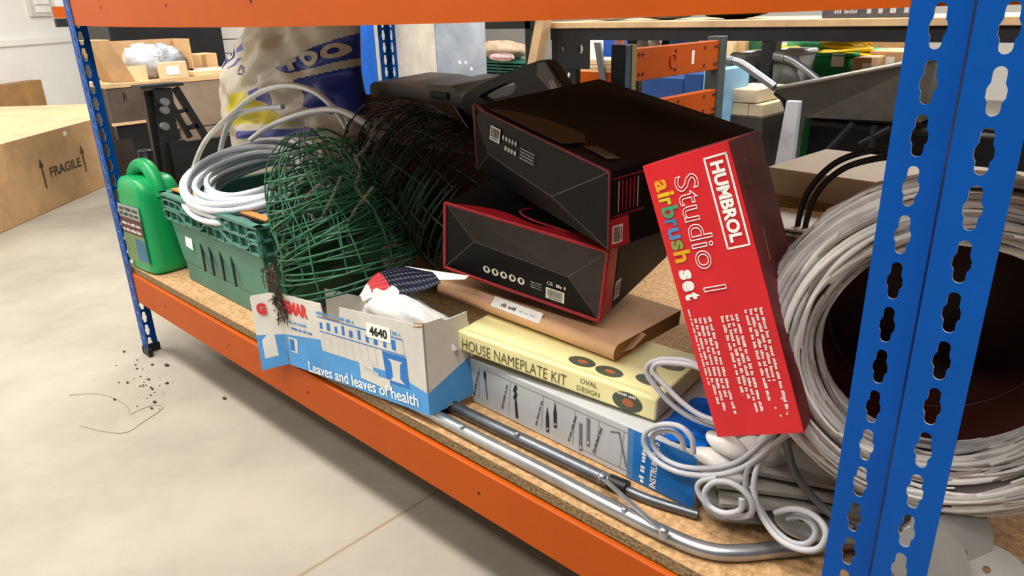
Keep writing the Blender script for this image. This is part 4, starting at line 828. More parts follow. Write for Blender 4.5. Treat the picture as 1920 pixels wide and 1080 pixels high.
def cases():
    # grey hard case over a dark printed box
    P=dict(tl=at(676,176,y=.62),tr=at(850,196,y=.60),br=at(905,292,y=.50),bl=at(690,262,y=.52)); back=Vector((.05,.30,-.045))
    t=thing('printed_case_box','dark brown printed case carton tilted behind the wire baskets','carton',(1.05,.65,.7))
    b0,b1,b2,b3=[P[k] for k in ('bl','br','tr','tl')]; nrm=Vector((0.02,.10,-.16))
    m=MB(); m.hexa([b0+nrm,b1+nrm,b2+nrm,b3+nrm,b0,b1,b2,b3],BROWNP); m.build('carton_body',t,bevel=.004)
    s=MB(); s.quad([b0.lerp(b3,.1)+Vector((0,-.0015,.0015)),b0.lerp(b1,.5)+Vector((0,-.0015,.0015)),b3.lerp(b2,.45)+Vector((0,-.0015,.0015)),b3.lerp(b2,.05)+Vector((0,-.0015,.0015))],mat('case_art','#5e2a1c',.4,0,.5,11,hex2='#241715')); s.build('printed_panel',t)
    t2=thing('hard_case','grey plastic hard case with raised lid lying on the dark printed carton','case',(1.0,.78,.80))
    q=MB(); A=at(694,182,y=.66);B=at(862,200,y=.66); ex=(B-A); L=ex.length; F=frame(A,ex,(0,1,.05))
    H=.050; pr=[(0,-.005),(.006,H*.75),(.03,H),(L*.40,H*1.0),(L*.62,H*.82),(L*.70,H*1.12),(L*.93,H*1.15),(L*1.0,H*.75),(L*1.02,-.005)]
    G_=F@frame((0,0,0),(1,0,0),(0,0,1))
    q.prism(pr,[],.24,CASEG,M=G_); q.build('case_shell',t2,bevel=.008)
    MB().box((L*.72,-.006,H*.35),(L*.9,.0,H*.75),BLACKP,M=F).build('latch',t2,bevel=.002)
    # black carry case with an arched handle
    yk=.60; pts=[(864,192),(872,176),(900,158),(940,139),(985,122),(1012,113),(1026,114),(1036,126),(1050,148),(1068,176),(1066,196),(1010,225),(940,240),(884,246),(868,214)]
    hole=[(897,181),(915,170),(945,157),(964,154),(968,164),(962,174),(935,189),(915,192)]
    t3=thing('power_tool','black plastic power tool body with arched handle behind the upper black carton','power tool',at(960,240,y=yk))
    o3=at(960,240,y=yk); T3=Matrix.Translation((0,0,0)); F3=frame((0,yk,0),(1,0,0),(0,0,1))
    c2=lambda L_: [(lambda p:(p.x,p.z))(at(u,v,y=yk)) for u,v in L_]
    z=MB(); z.prism(c2(pts)[::-1],[c2(hole)],.032,BLACKP,M=F3); z.build('body',t3,bevel=.006)
    z=MB(); z.prism(c2([(1014,118),(1027,116),(1060,166),(1040,172),(1012,140)])[::-1],[],.02,CASEG,M=F3@Matrix.Translation((0,0,.012))); z.build('end_cover',t3,bevel=.003)
    z=MB(); z.prism(c2([(1036,150),(1046,149),(1058,170),(1042,175)])[::-1],[],.002,mat('pale_label','#c4b4b8',.5),M=F3@Matrix.Translation((0,0,.015))); z.build('label',t3)
    # added dark block: carries the hard case, darkens the gap behind the baskets
    t4=thing('dark_infill','added dark carton under the hard case, keeping the gap behind the baskets dark','carton',(1.15,.9,ZB)); MB().box((.45,.745,ZB+.001),(1.40,1.10,.862),BLACK).build('carton_body',t4,bevel=.004)
cases()
# ------------------------------------------------------------------ floor bits
m=MB(); rnd=random.Random(44)
for i in range(70):
    u,v=rnd.gauss(300,45),rnd.gauss(705,26); p=at(u,v,z=.0)
    if p.y>-.02 and p.x>-.05: continue
    r=rnd.choice((.002,.003,.004,.007)); m.ball((p.x,p.y,r*.35),(r,r*rnd.uniform(.5,1),r*.5),SOIL,nu=6,nv=4)
for u,v,r in ((257,692,.006),(313,686,.012),(283,727,.006),(290,755,.009),(421,748,.010),(240,717,.004)): p=at(u,v,z=0); m.ball((p.x,p.y,r*.3),(r,r*.6,r*.35),SOIL,nu=8,nv=4)
tag(m.build('dirt_crumbs'),'dark dirt crumbs scattered on the concrete floor by the far post','dirt',kind='stuff')
P=[(130,741),(175,738),(210,745),(238,762),(245,776),(262,768),(290,760),(305,765),(270,790),(235,811),(190,808),(150,798)]
tag(MB().tube(spline([at(u,v,z=.0012) for u,v in P],8),.0011,mat('thread_brown','#a8977e',.9),4).build('loose_thread'),'thin brown thread curling on the concrete floor','thread')
# ------------------------------------------------------------------ left background
def dbox(name,label,cat,a,b,z0,z1,n0,n1,m,extra=None,bev=.006):
    """box run along the left wall direction from a to b, n0..n1 off the line of the big carton's face"""
    t=thing(name,label,cat,BP+DT*((a+b)/2)+Vector((0,0,z0)))
    P=[BP+DT*s+DN*k for s,k in ((b,n1),(a,n1),(a,n0),(b,n0))]
    MB().hexa([Vector((p.x,p.y,z0)) for p in P]+[Vector((p.x,p.y,z1)) for p in P],m).build('carton_body',t,bevel=bev); return t
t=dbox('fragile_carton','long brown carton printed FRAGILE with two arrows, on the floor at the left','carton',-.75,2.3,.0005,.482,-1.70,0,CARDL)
q=MB(); o=BP+DN*.0006; 
fm=frame(Vector((o.x,o.y,0)),-DT*-1,(0,0,1)) 
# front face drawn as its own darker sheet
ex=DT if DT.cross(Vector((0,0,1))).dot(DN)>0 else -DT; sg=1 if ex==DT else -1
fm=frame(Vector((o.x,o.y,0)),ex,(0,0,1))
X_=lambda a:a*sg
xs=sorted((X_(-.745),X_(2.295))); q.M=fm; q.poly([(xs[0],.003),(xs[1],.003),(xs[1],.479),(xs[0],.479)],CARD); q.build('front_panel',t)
def ftp(u,v):
    d=ray(u,v); tt=(BP-CAM).dot(DN)/d.dot(DN); p=CAM+d*tt; return ((p-BP).dot(ex),p.z)
q=MB(); q.M=fm@Matrix.Translation((0,0,.0012)); INK=mat('ink_stamp','#4a4034',.8)
for (b0,t0) in (((83,355),(78,295)),((158,323),(154,270))):
    (xb,zb),(xt,zt)=ftp(*b0),ftp(*t0); xc=(xb+xt)/2
    q.poly([(xc-.008,zb),(xc+.008,zb),(xc+.008,zt-.05),(xc-.008,zt-.05)],INK); q.poly([(xc-.026,zt-.06),(xc+.026,zt-.06),(xc,zt)],INK)
(xa,za),(xb,zb)=ftp(93,322),ftp(151,304)
q.text('FRAGILE',Matrix.Translation(((xa+xb)/2,(za+zb)/2,0)),INK,w=abs(xb-xa),h=.062,bold=.02); q.build('fragile_print',t)
x,z=ftp(121,250); q=MB(); q.M=fm@Matrix.Translation((0,0,.0012)); q.poly([(x-.02,z-.014),(x+.02,z-.014),(x+.02,z+.014),(x-.02,z+.014)],WHITE); q.build('sticker',t)
dbox('long_carton','long flat brown carton against the white wall behind the FRAGILE one','carton',-2.0,3.6,.0005,.604,-1.83,-1.705,CARDD)
# far orange beam end at the left edge
t=thing('far_shelf','orange beam end of a distant shelf seen left of the far post','shelf',at(115,30,y=.9)); P=at(115,30,y=.9)
def pbox(mb,y,u0,v0,u1,v1,dep,m):
    """box whose front face on the plane y spans these picture corners"""
    a=at(u0,v1,y=y); b=at(u1,v0,y=y); c=at(u1,v1,y=y); z0,z1=sorted((a.z,b.z)); x0,x1=sorted((a.x,(b.x+c.x)/2)); mb.box((x0,y,z0),(x1,y+dep,z1),m); return mb
def xbox(mb,x,u0,v0,u1,v1,dep,m):
    """the same on a plane of constant x, box running back towards -x"""
    a=at(u0,v1,x=x); b=at(u1,v0,x=x); z0,z1=sorted((a.z,b.z)); y0,y1=sorted((a.y,b.y)); mb.box((x-dep,y0,z0),(x,y1,z1),m); return mb
XB=-4.4
xbox(MB(),XB,105,12,140,34,.05,ORANGE).build('beam',t); xbox(MB(),XB,108,34,140,51,.05,BLACKP).build('dark_shelf',t); xbox(MB(),XB,104,-6,140,12,.05,GREYP).build('goods',t)
# bench with wooden apron at x = -1.0
xb=-1.0
def X3(u,v,x=xb): return at(u,v,x=x)
t=thing('wooden_bench','old wooden bench with deep apron board behind the far post','bench',(xb-.3,.9,0))
zt=X3(330,150).z; zb=X3(330,242).z; y0=X3(205,200).y; y1=X3(560,170).y; ym=X3(292,200).y
MB().box((xb-.03,ym,zb),(xb,y1,zt-.012),WOOD).build('apron',t); MB().box((xb-.30,y0,zt-.012),(xb+.004,y1,zt+.006),PINE).build('bench_top',t)
zl=X3(420,215).z; MB().box((xb-.025,ym+.1,zb-.085),(xb+.002,y1,zb-.006),WOOD).build('lower_board',t)
for u,v in ((423,212),(465,207)): p=X3(u,v); MB().cyl((xb+.003,p.y,zb-.045),(xb-.004,p.y,zb-.045),.02,DARKP,14).build('bolt_hole',t)
hp=X3(228,184); z0=X3(245,228).z
MB().prism([(y0,z0),(ym,z0),(ym,zt-.012),(y0,zt-.012)],[ellipse(hp.y,hp.z,.026,.03,16)],.03,WOODD,M=frame((xb,0,0),(0,1,0),(0,0,1))).build('end_board',t)  # darker wood tone paints in the shadow on this board
MB().box((xb-.02,y0,z0-.012),(xb+.01,ym+.05,z0),PINE).build('batten',t)
MB().box((xb-.03,y0+.01,z0-.075),(xb,ym,z0-.014),BMETAL).build('dark_rail',t)
for yy in (y0+.28,y1-.1): MB().box((xb-.28,yy-.03,0),(xb-.22,yy+.03,zt-.012),WOODD).build('leg',t)
for yy in (y0+.28,y1-.1): MB().box((xb-.09,yy-.03,0),(xb-.03,yy+.03,zb-.09),WOODD).build('leg',t)
# black metal trestle in front of it
xk=-.62
def K(u,v,x=xk): return at(u,v,x=x)
t=thing('metal_trestle','black metal folding trestle with slanted strut between can and wooden bench','trestle',(xk,.9,0))
m=MB()
def bar(mb,p,q,w,d,mm):
    ax=(q-p).normalized(); s=ax.cross(Vector((1,0,0))).normalized()*w/2; e=Vector((d,0,0)); mb.hexa([p-s,p-s-e,p+s-e,p+s][::-1]+[q-s,q-s-e,q+s-e,q+s][::-1],mm)
p0=K(300,168); pb=K(338,345); pb=Vector((xk,K(320,345).y,.0)); 
bar(m,Vector((xk,K(287,250).y,0)),K(277,170),.035,.03,BMETAL); m.build('rear_leg',t)
m=MB(); bar(m,Vector((xk+.03,K(312,340).y,0)),Vector((xk+.03,K(300,165).y,K(300,165).z)),.075,.05,BMETAL); m.build('front_leg',t)
m=MB(); bar(m,K(330,165),K(390,262),.03,.02,BMETAL); m.build('strut',t)
m=MB(); bar(m,K(308,170),K(358,258),.022,.02,BMETAL); m.build('strut',t)
m=MB(); bar(m,K(336,210),K(352,206),.015,.02,BMETAL); bar(m,K(352,240),K(372,236),.02,.02,BMETAL); m.build('cross_strap',t)
m=MB(); m.box((xk-.06,K(255,158).y,K(300,163).z),(xk+.04,K(335,150).y,K(300,157).z),BMETAL); m.build('top_plate',t)
m=MB(); a=K(338,272);b=K(470,255); m.box((xk-.03,a.y,a.z-.016),(xk,b.y,a.z+.010),BMETAL); m.build('rail',t)
m=MB(); m.box((xk-.05,K(322,330).y,K(322,335).z),(xk+.05,K(345,290).y,K(330,262).z),BMETAL); m.build('foot_bracket',t)
for v in (190,205,235): 
    m=MB(); p=K(300,v); m.cyl(Vector((xk+.062,p.y,p.z)),Vector((xk+.030,p.y,p.z)),.016,GREYD,10); m.build('clamp_bolt',t)
# cartons standing on the bench
zt2=zt+.0065
def xcart(label,name,u0,u1,vtop,dep,m,flap=None,openbox=False):
    a=X3(u0,150,xb-.05).y; b=X3(u1,150,xb-.05).y; h=X3((u0+u1)/2,vtop,xb-.05).z
    t=thing(name,label,'carton',(xb-.2,(a+b)/2,zt2)); 
    return t,a,b,h
t,a,b,h=xcart('tall brown carton flap leaning at the left end of the wooden bench','carton',192,232,74,.2,CARD)
MB().hexa([(xb-.06,a+.05,zt2),(xb-.04,b+.05,zt2),(xb-.22,b+.05,zt2),(xb-.22,a+.05,zt2),(xb-.06,a-.03,h),(xb-.04,b-.03,h),(xb-.22,b-.03,h),(xb-.22,a-.03,h)],CARD).build('carton_body',t,bevel=.003)
t,a,b,h=xcart('open brown carton on the bench holding bags of clear plastic parts','open_carton',240,352,150,.3,CARDL)
hb=X3(320,72,xb-.27).z; hf=X3(300,120,xb-.05).z
MB().box((xb-.06,a,zt2),(xb-.055,X3(298,140,xb-.05).y-.05,hf),CARDL).build('front_flap',t)
MB().box((xb-.27,a,zt2),(xb-.265,b+.06,hb),CARD).build('back_panel',t); MB().box((xb-.27,b+.05,zt2),(xb-.08,b+.055,hb),CARD).build('side_panel',t); MB().box((xb-.27,a-.005,zt2),(xb-.06,a,hb-.04),CARD).build('side_panel',t)
rn=random.Random(3); ph=[(rn.uniform(4,12),rn.uniform(0,6),Vector((rn.gauss(0,1),rn.gauss(0,1),rn.gauss(0,1)))) for _ in range(8)]
for k,(u,v,mm,lab) in enumerate(((268,104,CLEAR,'clear plastic bag of parts at the left in the open carton'),(305,105,mat('grey_bag','#9aa0a6',.3,0,.3,15),'greyish plastic bag of parts at the right in the open carton'))):
    p=X3(u,v,xb-.16); o=MB(); o.ball((p.x,p.y,(zt2+p.z+.04)/2+.002),(.085,.10,(p.z+.05-zt2)/2),mm,nu=28,nv=18,fn=lambda d:1+sum(.04*math.sin(a_*d.dot(w)+q_+k) for a_,q_,w in ph)); tag(o.build('parts_bag'),lab,'bag','plastic bags of parts in the open carton')
t,a,b,h=xcart('small pale carton with white label on the bench front','carton',298,348,115,.2,CARDL)
MB().box((xb-.045,a,zt2),(xb-.005,b,h),CARDL).build('carton_body',t,bevel=.003); p=X3(324,132,xb-.004); MB().box((xb-.005,p.y-.03,p.z-.02),(xb-.0035,p.y+.03,p.z+.02),WHITE).build('label',t)
t,a,b,h=xcart('brown carton further along the wooden bench beside the open one','carton',356,395,105,.2,CARD)
MB().box((xb-.28,a+.07,zt2),(xb-.15,b+.1,h+.005),CARD).build('carton_body',t,bevel=.003); MB().box((xb-.149,b+.02,zt2),(xb-.147,b+.04,h),CARDD).build('tape',t)
t,a,b,h=xcart('low flat carton at the right end of the wooden bench','carton',352,432,132,.2,CARDL)
MB().box((xb-.13,a+.02,zt2),(xb-.01,b+.05,h+.004),CARDL).build('carton_body',t,bevel=.003); MB().box((xb-.12,a+.05,h+.0045),(xb-.03,b-.02,h+.012),CLEAR).build('wrapped_goods',t)
# dark cabinet and white cartons behind
tag(MB().box((-2.6,X3(205,60,-2.0).y,0),(-2.0,at(416,60,x=-2.0).y,1.45),BMETAL).build('dark_cabinet',bevel=.005),'tall black cabinet behind the cartons, top left','cabinet')
for i,(v0,v1,lab) in enumerate(((47,72,'top'),(74,98,'second from the top'),(100,130,'third from the top'),(132,168,'lowest'))):
    a=at(413,v1,x=-2.1); b=at(520,v0,x=-2.1); t=thing('white_carton','white carton '+lab+' in the column behind the carrier bag','carton',(-2.3,a.y,a.z),'white cartons stacked behind the bag')
    z0=at(440,v1+1,x=-2.1).z if i<3 else 0; z1=at(440,v0,x=-2.1).z if i else 1.25
    MB().box((-2.5,a.y,z0+.001),(-2.1,b.y,z1),OFFW).build('carton_body',t,bevel=.004); MB().box((-2.0998,a.y+.35*(b.y-a.y),(z0+z1)/2-.03),(-2.098,a.y+.42*(b.y-a.y),(z0+z1)/2+.04),DARKP).build('print',t)
# blue plain post, column
xa=at(673,100,y=1.75).x; xe=at(692,100,y=1.75).x
t=thing('rack_post','plain bright blue post of a second rack left of the back corner post','post',((xa+xe)/2,1.75,0)); MB().box((xa,1.75,0),(xe,1.80,2.2),mat('bright_blue','#1769d8',.4)).build('upright',t,bevel=.003); MB().box((xa+.005,1.752,0),(xa+.03,1.83,2.2),mat('bright_blue','#1769d8',.4)).build('side_flange',t)
t=thing('steel_column','galvanised boxed column with scuffed cream left side behind the racking','column',at(830,150,y=1.95))
cA=at(817,100,y=1.95).x; cC=at(690,100,y=1.95).x; cY=at(912,100,x=cA).y
MB().box((cC+.004,1.956,0),(cA,cY,2.6),GALV).build('steel_cladding',t,bevel=.004)
MB().box((cC,1.95,0),(cA-.004,1.955,2.6),PLASTER).build('cream_side',t,bevel=.001)
for u,v in ((862,118),(873,118),(884,130)): p=at(u,v,x=cA); MB().ball((cA,p.y,p.z),(.003,.010,.012),WHITE,nu=8,nv=6).build('scuff_mark',t)
# ------------------------------------------------------------------ black bench across the back
YB=2.6
zt_=at(1040,42,y=YB).z; xs0=at(1032,60,y=YB).x; xs1=2.9
t=thing('packing_bench','black steel workbench with chipboard top across the back right','bench',((xs0+xs1)/2,YB+.3,0))
zb_=at(1060,53,y=YB).z; zr=at(1100,75,y=YB).z
MB().box((xs0-.03,YB-.02,zb_),(xs1,YB+.7,zt_),PINE).build('bench_top',t,bevel=.003); MB().box((xs0,YB,zr),(xs1,YB+.03,zb_),BMETAL).build('front_rail',t)
pa=at(1035,130,y=YB);pc=at(1105,130,y=YB); hs=[at(1058,92,y=YB),at(1089,92,y=YB)]
MB().prism([(pa.x,pa.z),(pc.x,pc.z),(pc.x,zr),(pa.x,zr)],[ellipse(h_.x,h_.z,.017,.024,14) for h_ in hs],.006,BMETAL,M=frame((0,YB-.001,0),(1,0,0),(0,0,1))).build('gusset_plate',t)
lx0=at(1055,135,y=YB).x; lx1=at(1078,135,y=YB).x
MB().box((lx0,YB+.006,0),(lx1,YB+.05,zr),BMETAL).build('leg',t); MB().box((xs1-.06,YB+.006,0),(xs1-.01,YB+.05,zr),BMETAL).build('leg',t); MB().box((lx0,YB+.64,0),(lx1,YB+.69,zb_),BMETAL).build('leg',t); MB().box((xs1-.06,YB+.64,0),(xs1-.01,YB+.69,zb_),BMETAL).build('leg',t)
mx_=at(1436,90,y=YB).x; MB().box((mx_-.022,YB+.006,0),(mx_+.022,YB+.05,zr),BMETAL).build('leg',t)
p=at(1067,140,y=YB+.003); MB().ball((p.x,YB+.003,p.z),(.009,.006,.012),WHPL,nu=10,nv=8).tube([(p.x-.005,YB+.001,p.z),(p.x-.004,YB,p.z-.12)],.004,WHPL,6).build('cable_tie',t)
# goods on the bench
a=at(1540,34,y=YB+.03); b=at(1715,33,y=YB+.03); hz=at(1540,12,y=YB+.03).z
t=thing('lettered_carton','dark grey carton with white lettering standing on the black bench','carton',((a.x+b.x)/2,YB+.15,zt_))
MB().box((a.x,YB+.03,zt_+.0008),(b.x,YB+.3,max(hz,zt_+.09)),mat('slate_card','#4b4b52',.6)).build('carton_body',t,bevel=.003)
q=MB(); q.M=frame(((a.x+b.x)/2,YB+.0292,zt_+.036),(1,0,0),(0,0,1)); wd=b.x-a.x; rn=random.Random(6); dashes(q,I4,-wd*.40,-wd*.16,.006,.020,WHITE,rn,lo=3,hi=5); dashes(q,I4,-wd*.36,-wd*.1,-.016,.016,GREYP,rn); dashes(q,I4,0,wd*.45,-.018,.036,GREYP,rn,lo=.5,hi=1); q.build('lettering',t)
rn=random.Random(15)
for k,(u0,u1,mm,lab) in enumerate(((1078,1180,CLEAR,'clear wrapped bundle at the left end of the black bench'),(1182,1290,mat('grey_wrap','#8a8a88',.3,0,.4,12),'grey wrapped bundle in the middle of the black bench'),(1300,1430,BLACK,'dark wrapped bundle beside the lettered carton on the black bench'))):
    a=at(u0,36,y=YB+.12); b=at(u1,36,y=YB+.12); o=MB(); o.ball(((a.x+b.x)/2,YB+.2,zt_+.043),((b.x-a.x)/2,.12,.042),mm,nu=24,nv=12,fn=lambda d:1+sum(.02*math.sin(a_*d.dot(w)+q_+k) for a_,q_,w in ph)); tag(o.build('wrapped_bundle'),lab,'bundle','wrapped bundles on the black bench')
MB_=MB(); a=at(1050,49,y=YB-.06)
o=MB(); c1=at(1000,100,y=YB-.12); c2=at(1012,38,y=YB-.12); bar2=(c2-c1).normalized(); s=bar2.cross(Vector((0,1,0))).normalized()*.03; lo=c1-bar2*((c1.z)/bar2.z); o.hexa([lo-s,lo+s,lo+s+Vector((0,.07,0)),lo-s+Vector((0,.07,0)),c2-s+bar2*.1,c2+s+bar2*.1,c2+s+bar2*.1+Vector((0,.07,0)),c2-s+bar2*.1+Vector((0,.07,0))],PINE); tag(o.build('timber_plank'),'pale timber plank leaning against the left end of the black bench','plank')
# frame and goods between column and bench
YF=3.2
t=thing('black_rack','black shelf frame between the grey column and the black bench','shelf',at(960,100,y=YF))
a=at(905,50,y=YF);b=at(1005,50,y=YF); zt3=at(950,36,y=YF).z; zb3=at(950,54,y=YF).z; pxr=at(985,90,y=YF).x
MB().box((a.x-.5,YF,zb3),(b.x,YF+.04,zt3),BMETAL).build('top_rail',t); MB().box((pxr,YF,0),(pxr+.05,YF+.04,zt3),BMETAL).build('upright',t); MB().box((a.x-.5,YF,0),(a.x-.45,YF+.04,zt3),BMETAL).build('upright',t)
zs=at(950,146,y=YF).z; MB().box((a.x-.5,YF+.005,zs-.02),(b.x-.02,YF+.5,zs),PINE).build('shelf_deck',t)
pbox(MB(),YF+.10,880,112,990,146,.3,mat('teal_crate','#1d6b58',.5,0,.3,25)); cr=MB(); pbox(cr,YF+.10,880,113,988,146,.3,mat('teal_crate','#1d6b58',.5,0,.3,25)); a=at(880,120,y=YF+.1); b=at(988,120,y=YF+.1); zz=at(930,146,y=YF+.1).z
t=thing('green_basket','dark green slatted plastic basket on the shelf beside the column','basket',(a.x,YF+.1,zs)); tp=at(930,113,y=YF+.1).z
for k in range(5): z_=zs+.002+(tp-zs)*k/5; MB().box((a.x,YF+.1,z_),(b.x,YF+.36,z_+.012),mat('teal_crate','#1d6b58',.5,0,.3,25)).build('slat',t)
for x_ in (a.x,(a.x+b.x)/2,b.x-.01): MB().box((x_,YF+.098,zs+.002),(x_+.01,YF+.37,tp),mat('teal_crate','#1d6b58',.5,0,.3,25)).build('rib',t)
for u,v,ru,hh,mm,lab in ((940,78,45,.07,mat('brown_sack','#b39b82',.5,0,.25,9),'brown wrapped sack on top of the green basket'),(968,106,22,.03,mat('pink_wrap','#e8c3c0',.5,0,.3,9),'small pink and white wrapped parcel on the green basket')):
    p=at(u,v,y=YF+.22); w_=abs(at(u+ru,v,y=YF+.22).x-p.x); o=MB(); o.ball((p.x,YF+.22,tp+hh*.9+(.0 if hh>.05 else .0)),(w_,.12 if hh>.05 else .05,hh),mm,nu=24,nv=14,fn=lambda d:1+sum(.03*math.sin(a_*d.dot(w)+q_) for a_,q_,w in ph)); o=o.build('wrapped_sack'); tag(o,lab,'sack')
    if hh<.05: o.location.y=-.16
# things under / behind the bench, left part
tag(MB().box((at(1098,100,y=3.5).x,3.5,.0005),(at(1118,100,y=3.5).x,3.58,at(1108,66,y=3.5).z),WALLM).build('white_pillar'),'narrow white pillar behind the gusset plate of the black bench','pillar')
t=thing('far_rack','orange beam and grey brace of a far rack under the black bench','shelf',at(1110,150,y=3.3))
pbox(MB(),3.3,1060,138,1180,175,.05,ORANGE).build('beam',t); pbox(MB(),3.28,1152,72,1164,135,.04,mat('faded_orange','#d97a66',.5)).build('upright',t)
m=MB(); a=at(1120,80,y=3.26); b=at(1131,150,y=3.26); m.hexa([Vector((b.x-.03,3.26,b.z)),Vector((b.x+.02,3.26,b.z)),Vector((b.x+.02,3.28,b.z)),Vector((b.x-.03,3.28,b.z)),Vector((a.x-.03,3.26,a.z)),Vector((a.x+.02,3.26,a.z)),Vector((a.x+.02,3.28,a.z)),Vector((a.x-.03,3.28,a.z))],GREYD); m.build('brace',t)
zz=at(1110,138,y=3.3).z
for k in range(3): tag(MB().box((at(1070,130,y=3.32).x,3.32,zz+.001+k*.03),(at(1160,130,y=3.32).x,3.6,zz+.028+k*.03),CARDL).build('flat_sheet'),['lowest','middle','upper'][k]+' of the pale sheets piled on the far orange beam','sheet','pale sheets on the far beam')
tag(MB().box((at(1126,72,y=3.65).x,3.65,.0005),(at(1152,72,y=3.65).x,3.85,at(1140,72,y=3.65).z),mat('blue_bin','#1c4fa8',.5)).build('blue_bin'),'small blue bin behind the grey brace of the far rack','bin')
# orange rack with beams running back at x = 1.3
xo=1.28
t=thing('orange_rack','short orange rack end with two beams behind the upper black carton','rack',(xo,1.5,0))
def O(u,v): return at(u,v,x=xo)
for (u0,v0,v1,u1,w0,w1),nm in (((1186,90,152,1348,77,131),'upper_beam'),((1200,202,250,1344,160,206),'lower_beam')):
    a,b,c,d=O(u0,v1),O(u1,w1),O(u1,w0),O(u0,v0); zlo=(a.z+b.z)/2; zhi=(c.z+d.z)/2; ya,yb=a.y,b.y
    m=MB(); m.box((xo-.03,ya,zlo),(xo,yb,zhi),ORANGE); m.build(nm,t,bevel=.002)
    r=MB()
    for s_ in (.06,.10,.45,.80,.93,.96):
        for z_ in (.2,.8): r.cyl((xo+.0015,ya+(yb-ya)*s_,zlo+(zhi-zlo)*z_),(xo-.002,ya+(yb-ya)*s_,zlo+(zhi-zlo)*z_),.006,BROWNP,8)
    r.build('bolt_holes',t)
    if nm=='upper_beam':
        q=MB(); yc=ya+(yb-ya)*.42; zc=(zlo+zhi)/2; q.tube([(xo+.001,yc+.018*math.cos(w),zc+.022*math.sin(w)) for w in [2*PI*k/16 for k in range(14)]],.0025,REDP,5); q.build('red_mark',t)
        MB().box((xo,ya+(yb-ya)*.64,zc-.02),(xo+.001,ya+(yb-ya)*.67,zc+.025),WHITE).build('sticker',t)
ya=O(1186,120).y; yb=O(1348,100).y; ztop=1.02
MB().box((xo-.05,ya-.045,0),(xo+.004,ya-.002,ztop),mat('slate_blue','#3c4f66',.5)).build('upright',t,bevel=.002); MB().box((xo-.05,ya-.012,0),(xo+.006,ya+.012,ztop),mat('olive_edge','#8d8448',.6)).build('edge_strip',t)
MB().box((xo-.05,yb-.002,0),(xo+.004,yb+.05,ztop),mat('dark_green_grey','#44504e',.5)).build('upright',t,bevel=.002)
for k,(u0,v0,u1,v1,lab) in enumerate(((1205,145,1282,172,'wide dark blue bin behind the orange rack beams'),(1283,138,1318,170,'narrow blue bin behind the orange rack beams'))):
    b_=MB(); b_.box((at(u0,v0,y=2.2).x,2.2,.0005),(at(u1,v0,y=2.2).x,2.5,at((u0+u1)/2,v0,y=2.2).z),mat('deep_blue','#16407c',.5)); tag(b_.build('blue_bin',bevel=.004),lab,'bin')
tag(MB().box((at(1320,132,y=2.15).x,2.15,.0005),(at(1345,132,y=2.15).x,2.45,at(1332,132,y=2.15).z),mat('sky_bin','#8fc4ea',.4)).build('pale_blue_bin',bevel=.003),'pale blue bin just left of the rack upright under the orange beam','bin')
# small goods above the orange beam, seen under the bench rail
for k,(u0,u1,mm,lab) in enumerate(((1195,1215,TUBG,'grey jar left of the white one under the bench rail'),(1218,1236,WHITE,'white jar under the bench rail above the orange beam'),(1240,1258,BLACKP,'black jar right of the white one under the bench rail'),(1262,1292,BLUEP,'blue box right of the black jar under the bench rail'))):
    b_=MB(); y_=3.0; a=at(u0,100,y=y_); b=at(u1,100,y=y_); z1=at(u0,72,y=y_).z
    z0=at(u0,108,y=y_).z
    if k<3: b_.lathe([(0,z0),((b.x-a.x)/2,z0),((b.x-a.x)/2,z1-.03),((b.x-a.x)/3,z1),(0,z1)],mm,16,M=Matrix.Translation(((a.x+b.x)/2,y_,0)))
    else: b_.box((a.x,y_-.05,z0),(b.x,y_+.1,z1),mm)
    tag(b_.build('jar' if k<3 else 'small_box'),lab,'jar' if k<3 else 'box')
b_=MB(); a=at(1190,108,y=2.95); b=at(1350,108,y=2.95); tag(b_.box((a.x,2.9,a.z-.02),(b.x,3.2,a.z-.0005),PINE).box((a.x,2.9,0),(a.x+.04,2.94,a.z-.02),BMETAL).box((b.x-.04,2.9,0),(b.x,2.94,a.z-.02),BMETAL).build('goods_shelf'),'low shelf behind the orange rack holding the jars','shelf')
# ------------------------------------------------------------------ wheelbarrow
YW=2.15
def Wp(u,v,y=YW): return at(u,v,y=y)
t=thing('wheelbarrow','grey wheelbarrow with tubular handles standing behind the racking','wheelbarrow',(1.65,YW+.3,0))
T0,T1=Wp(1450,167),Wp(1760,106); B0,B1=Wp(1492,226),Wp(1710,236); dpt=.56
m=MB(); bk=lambda p,k:Vector((p.x,p.y+k,p.z))
out=[T0,T1,bk(T1,dpt),bk(T0,dpt)]; bot=[bk(B0,.10),bk(B1,.10),bk(B1,dpt-.10),bk(B0,dpt-.10)]
m.add(out+bot,[(4,5,1,0),(5,6,2,1),(6,7,3,2),(7,4,0,3),(4,7,6,5)],TRAY); m.build('tray',t,solid=.004)
m=MB(); m.tube([p for p in out],.008,mat('tray_rim','#9a968f',.4,.5),8,closed=True); m.build('tray_rim',t)
for k,(pts,y_) in enumerate((([(1350,110),(1385,117),(1420,140),(1452,163)],YW-.01),([(1452,104),(1480,110),(1510,130),(1545,160)],YW+.45))):
    m=MB(); P=[Wp(u,v,y_) for u,v in pts]; m.tube(spline(P,6),.0165,mat('handle_tube','#8e9298',.35,.7),12); HD=m.build('handle',t); g=MB(); g.tube([P[0],P[0].lerp(P[1],.7)],.020,GREYD,12); g.build('grip',HD)
for dy in (.12,.44):
    m=MB(); m.tube(spline([Wp(1455,172,YW+dy),Wp(1478,215,YW+dy),Vector((Wp(1486,250,YW+dy).x,YW+dy,.30)),Vector((Wp(1486,250,YW+dy).x,YW+dy,.015))],6),.014,BMETAL,10); m.build('leg',t)
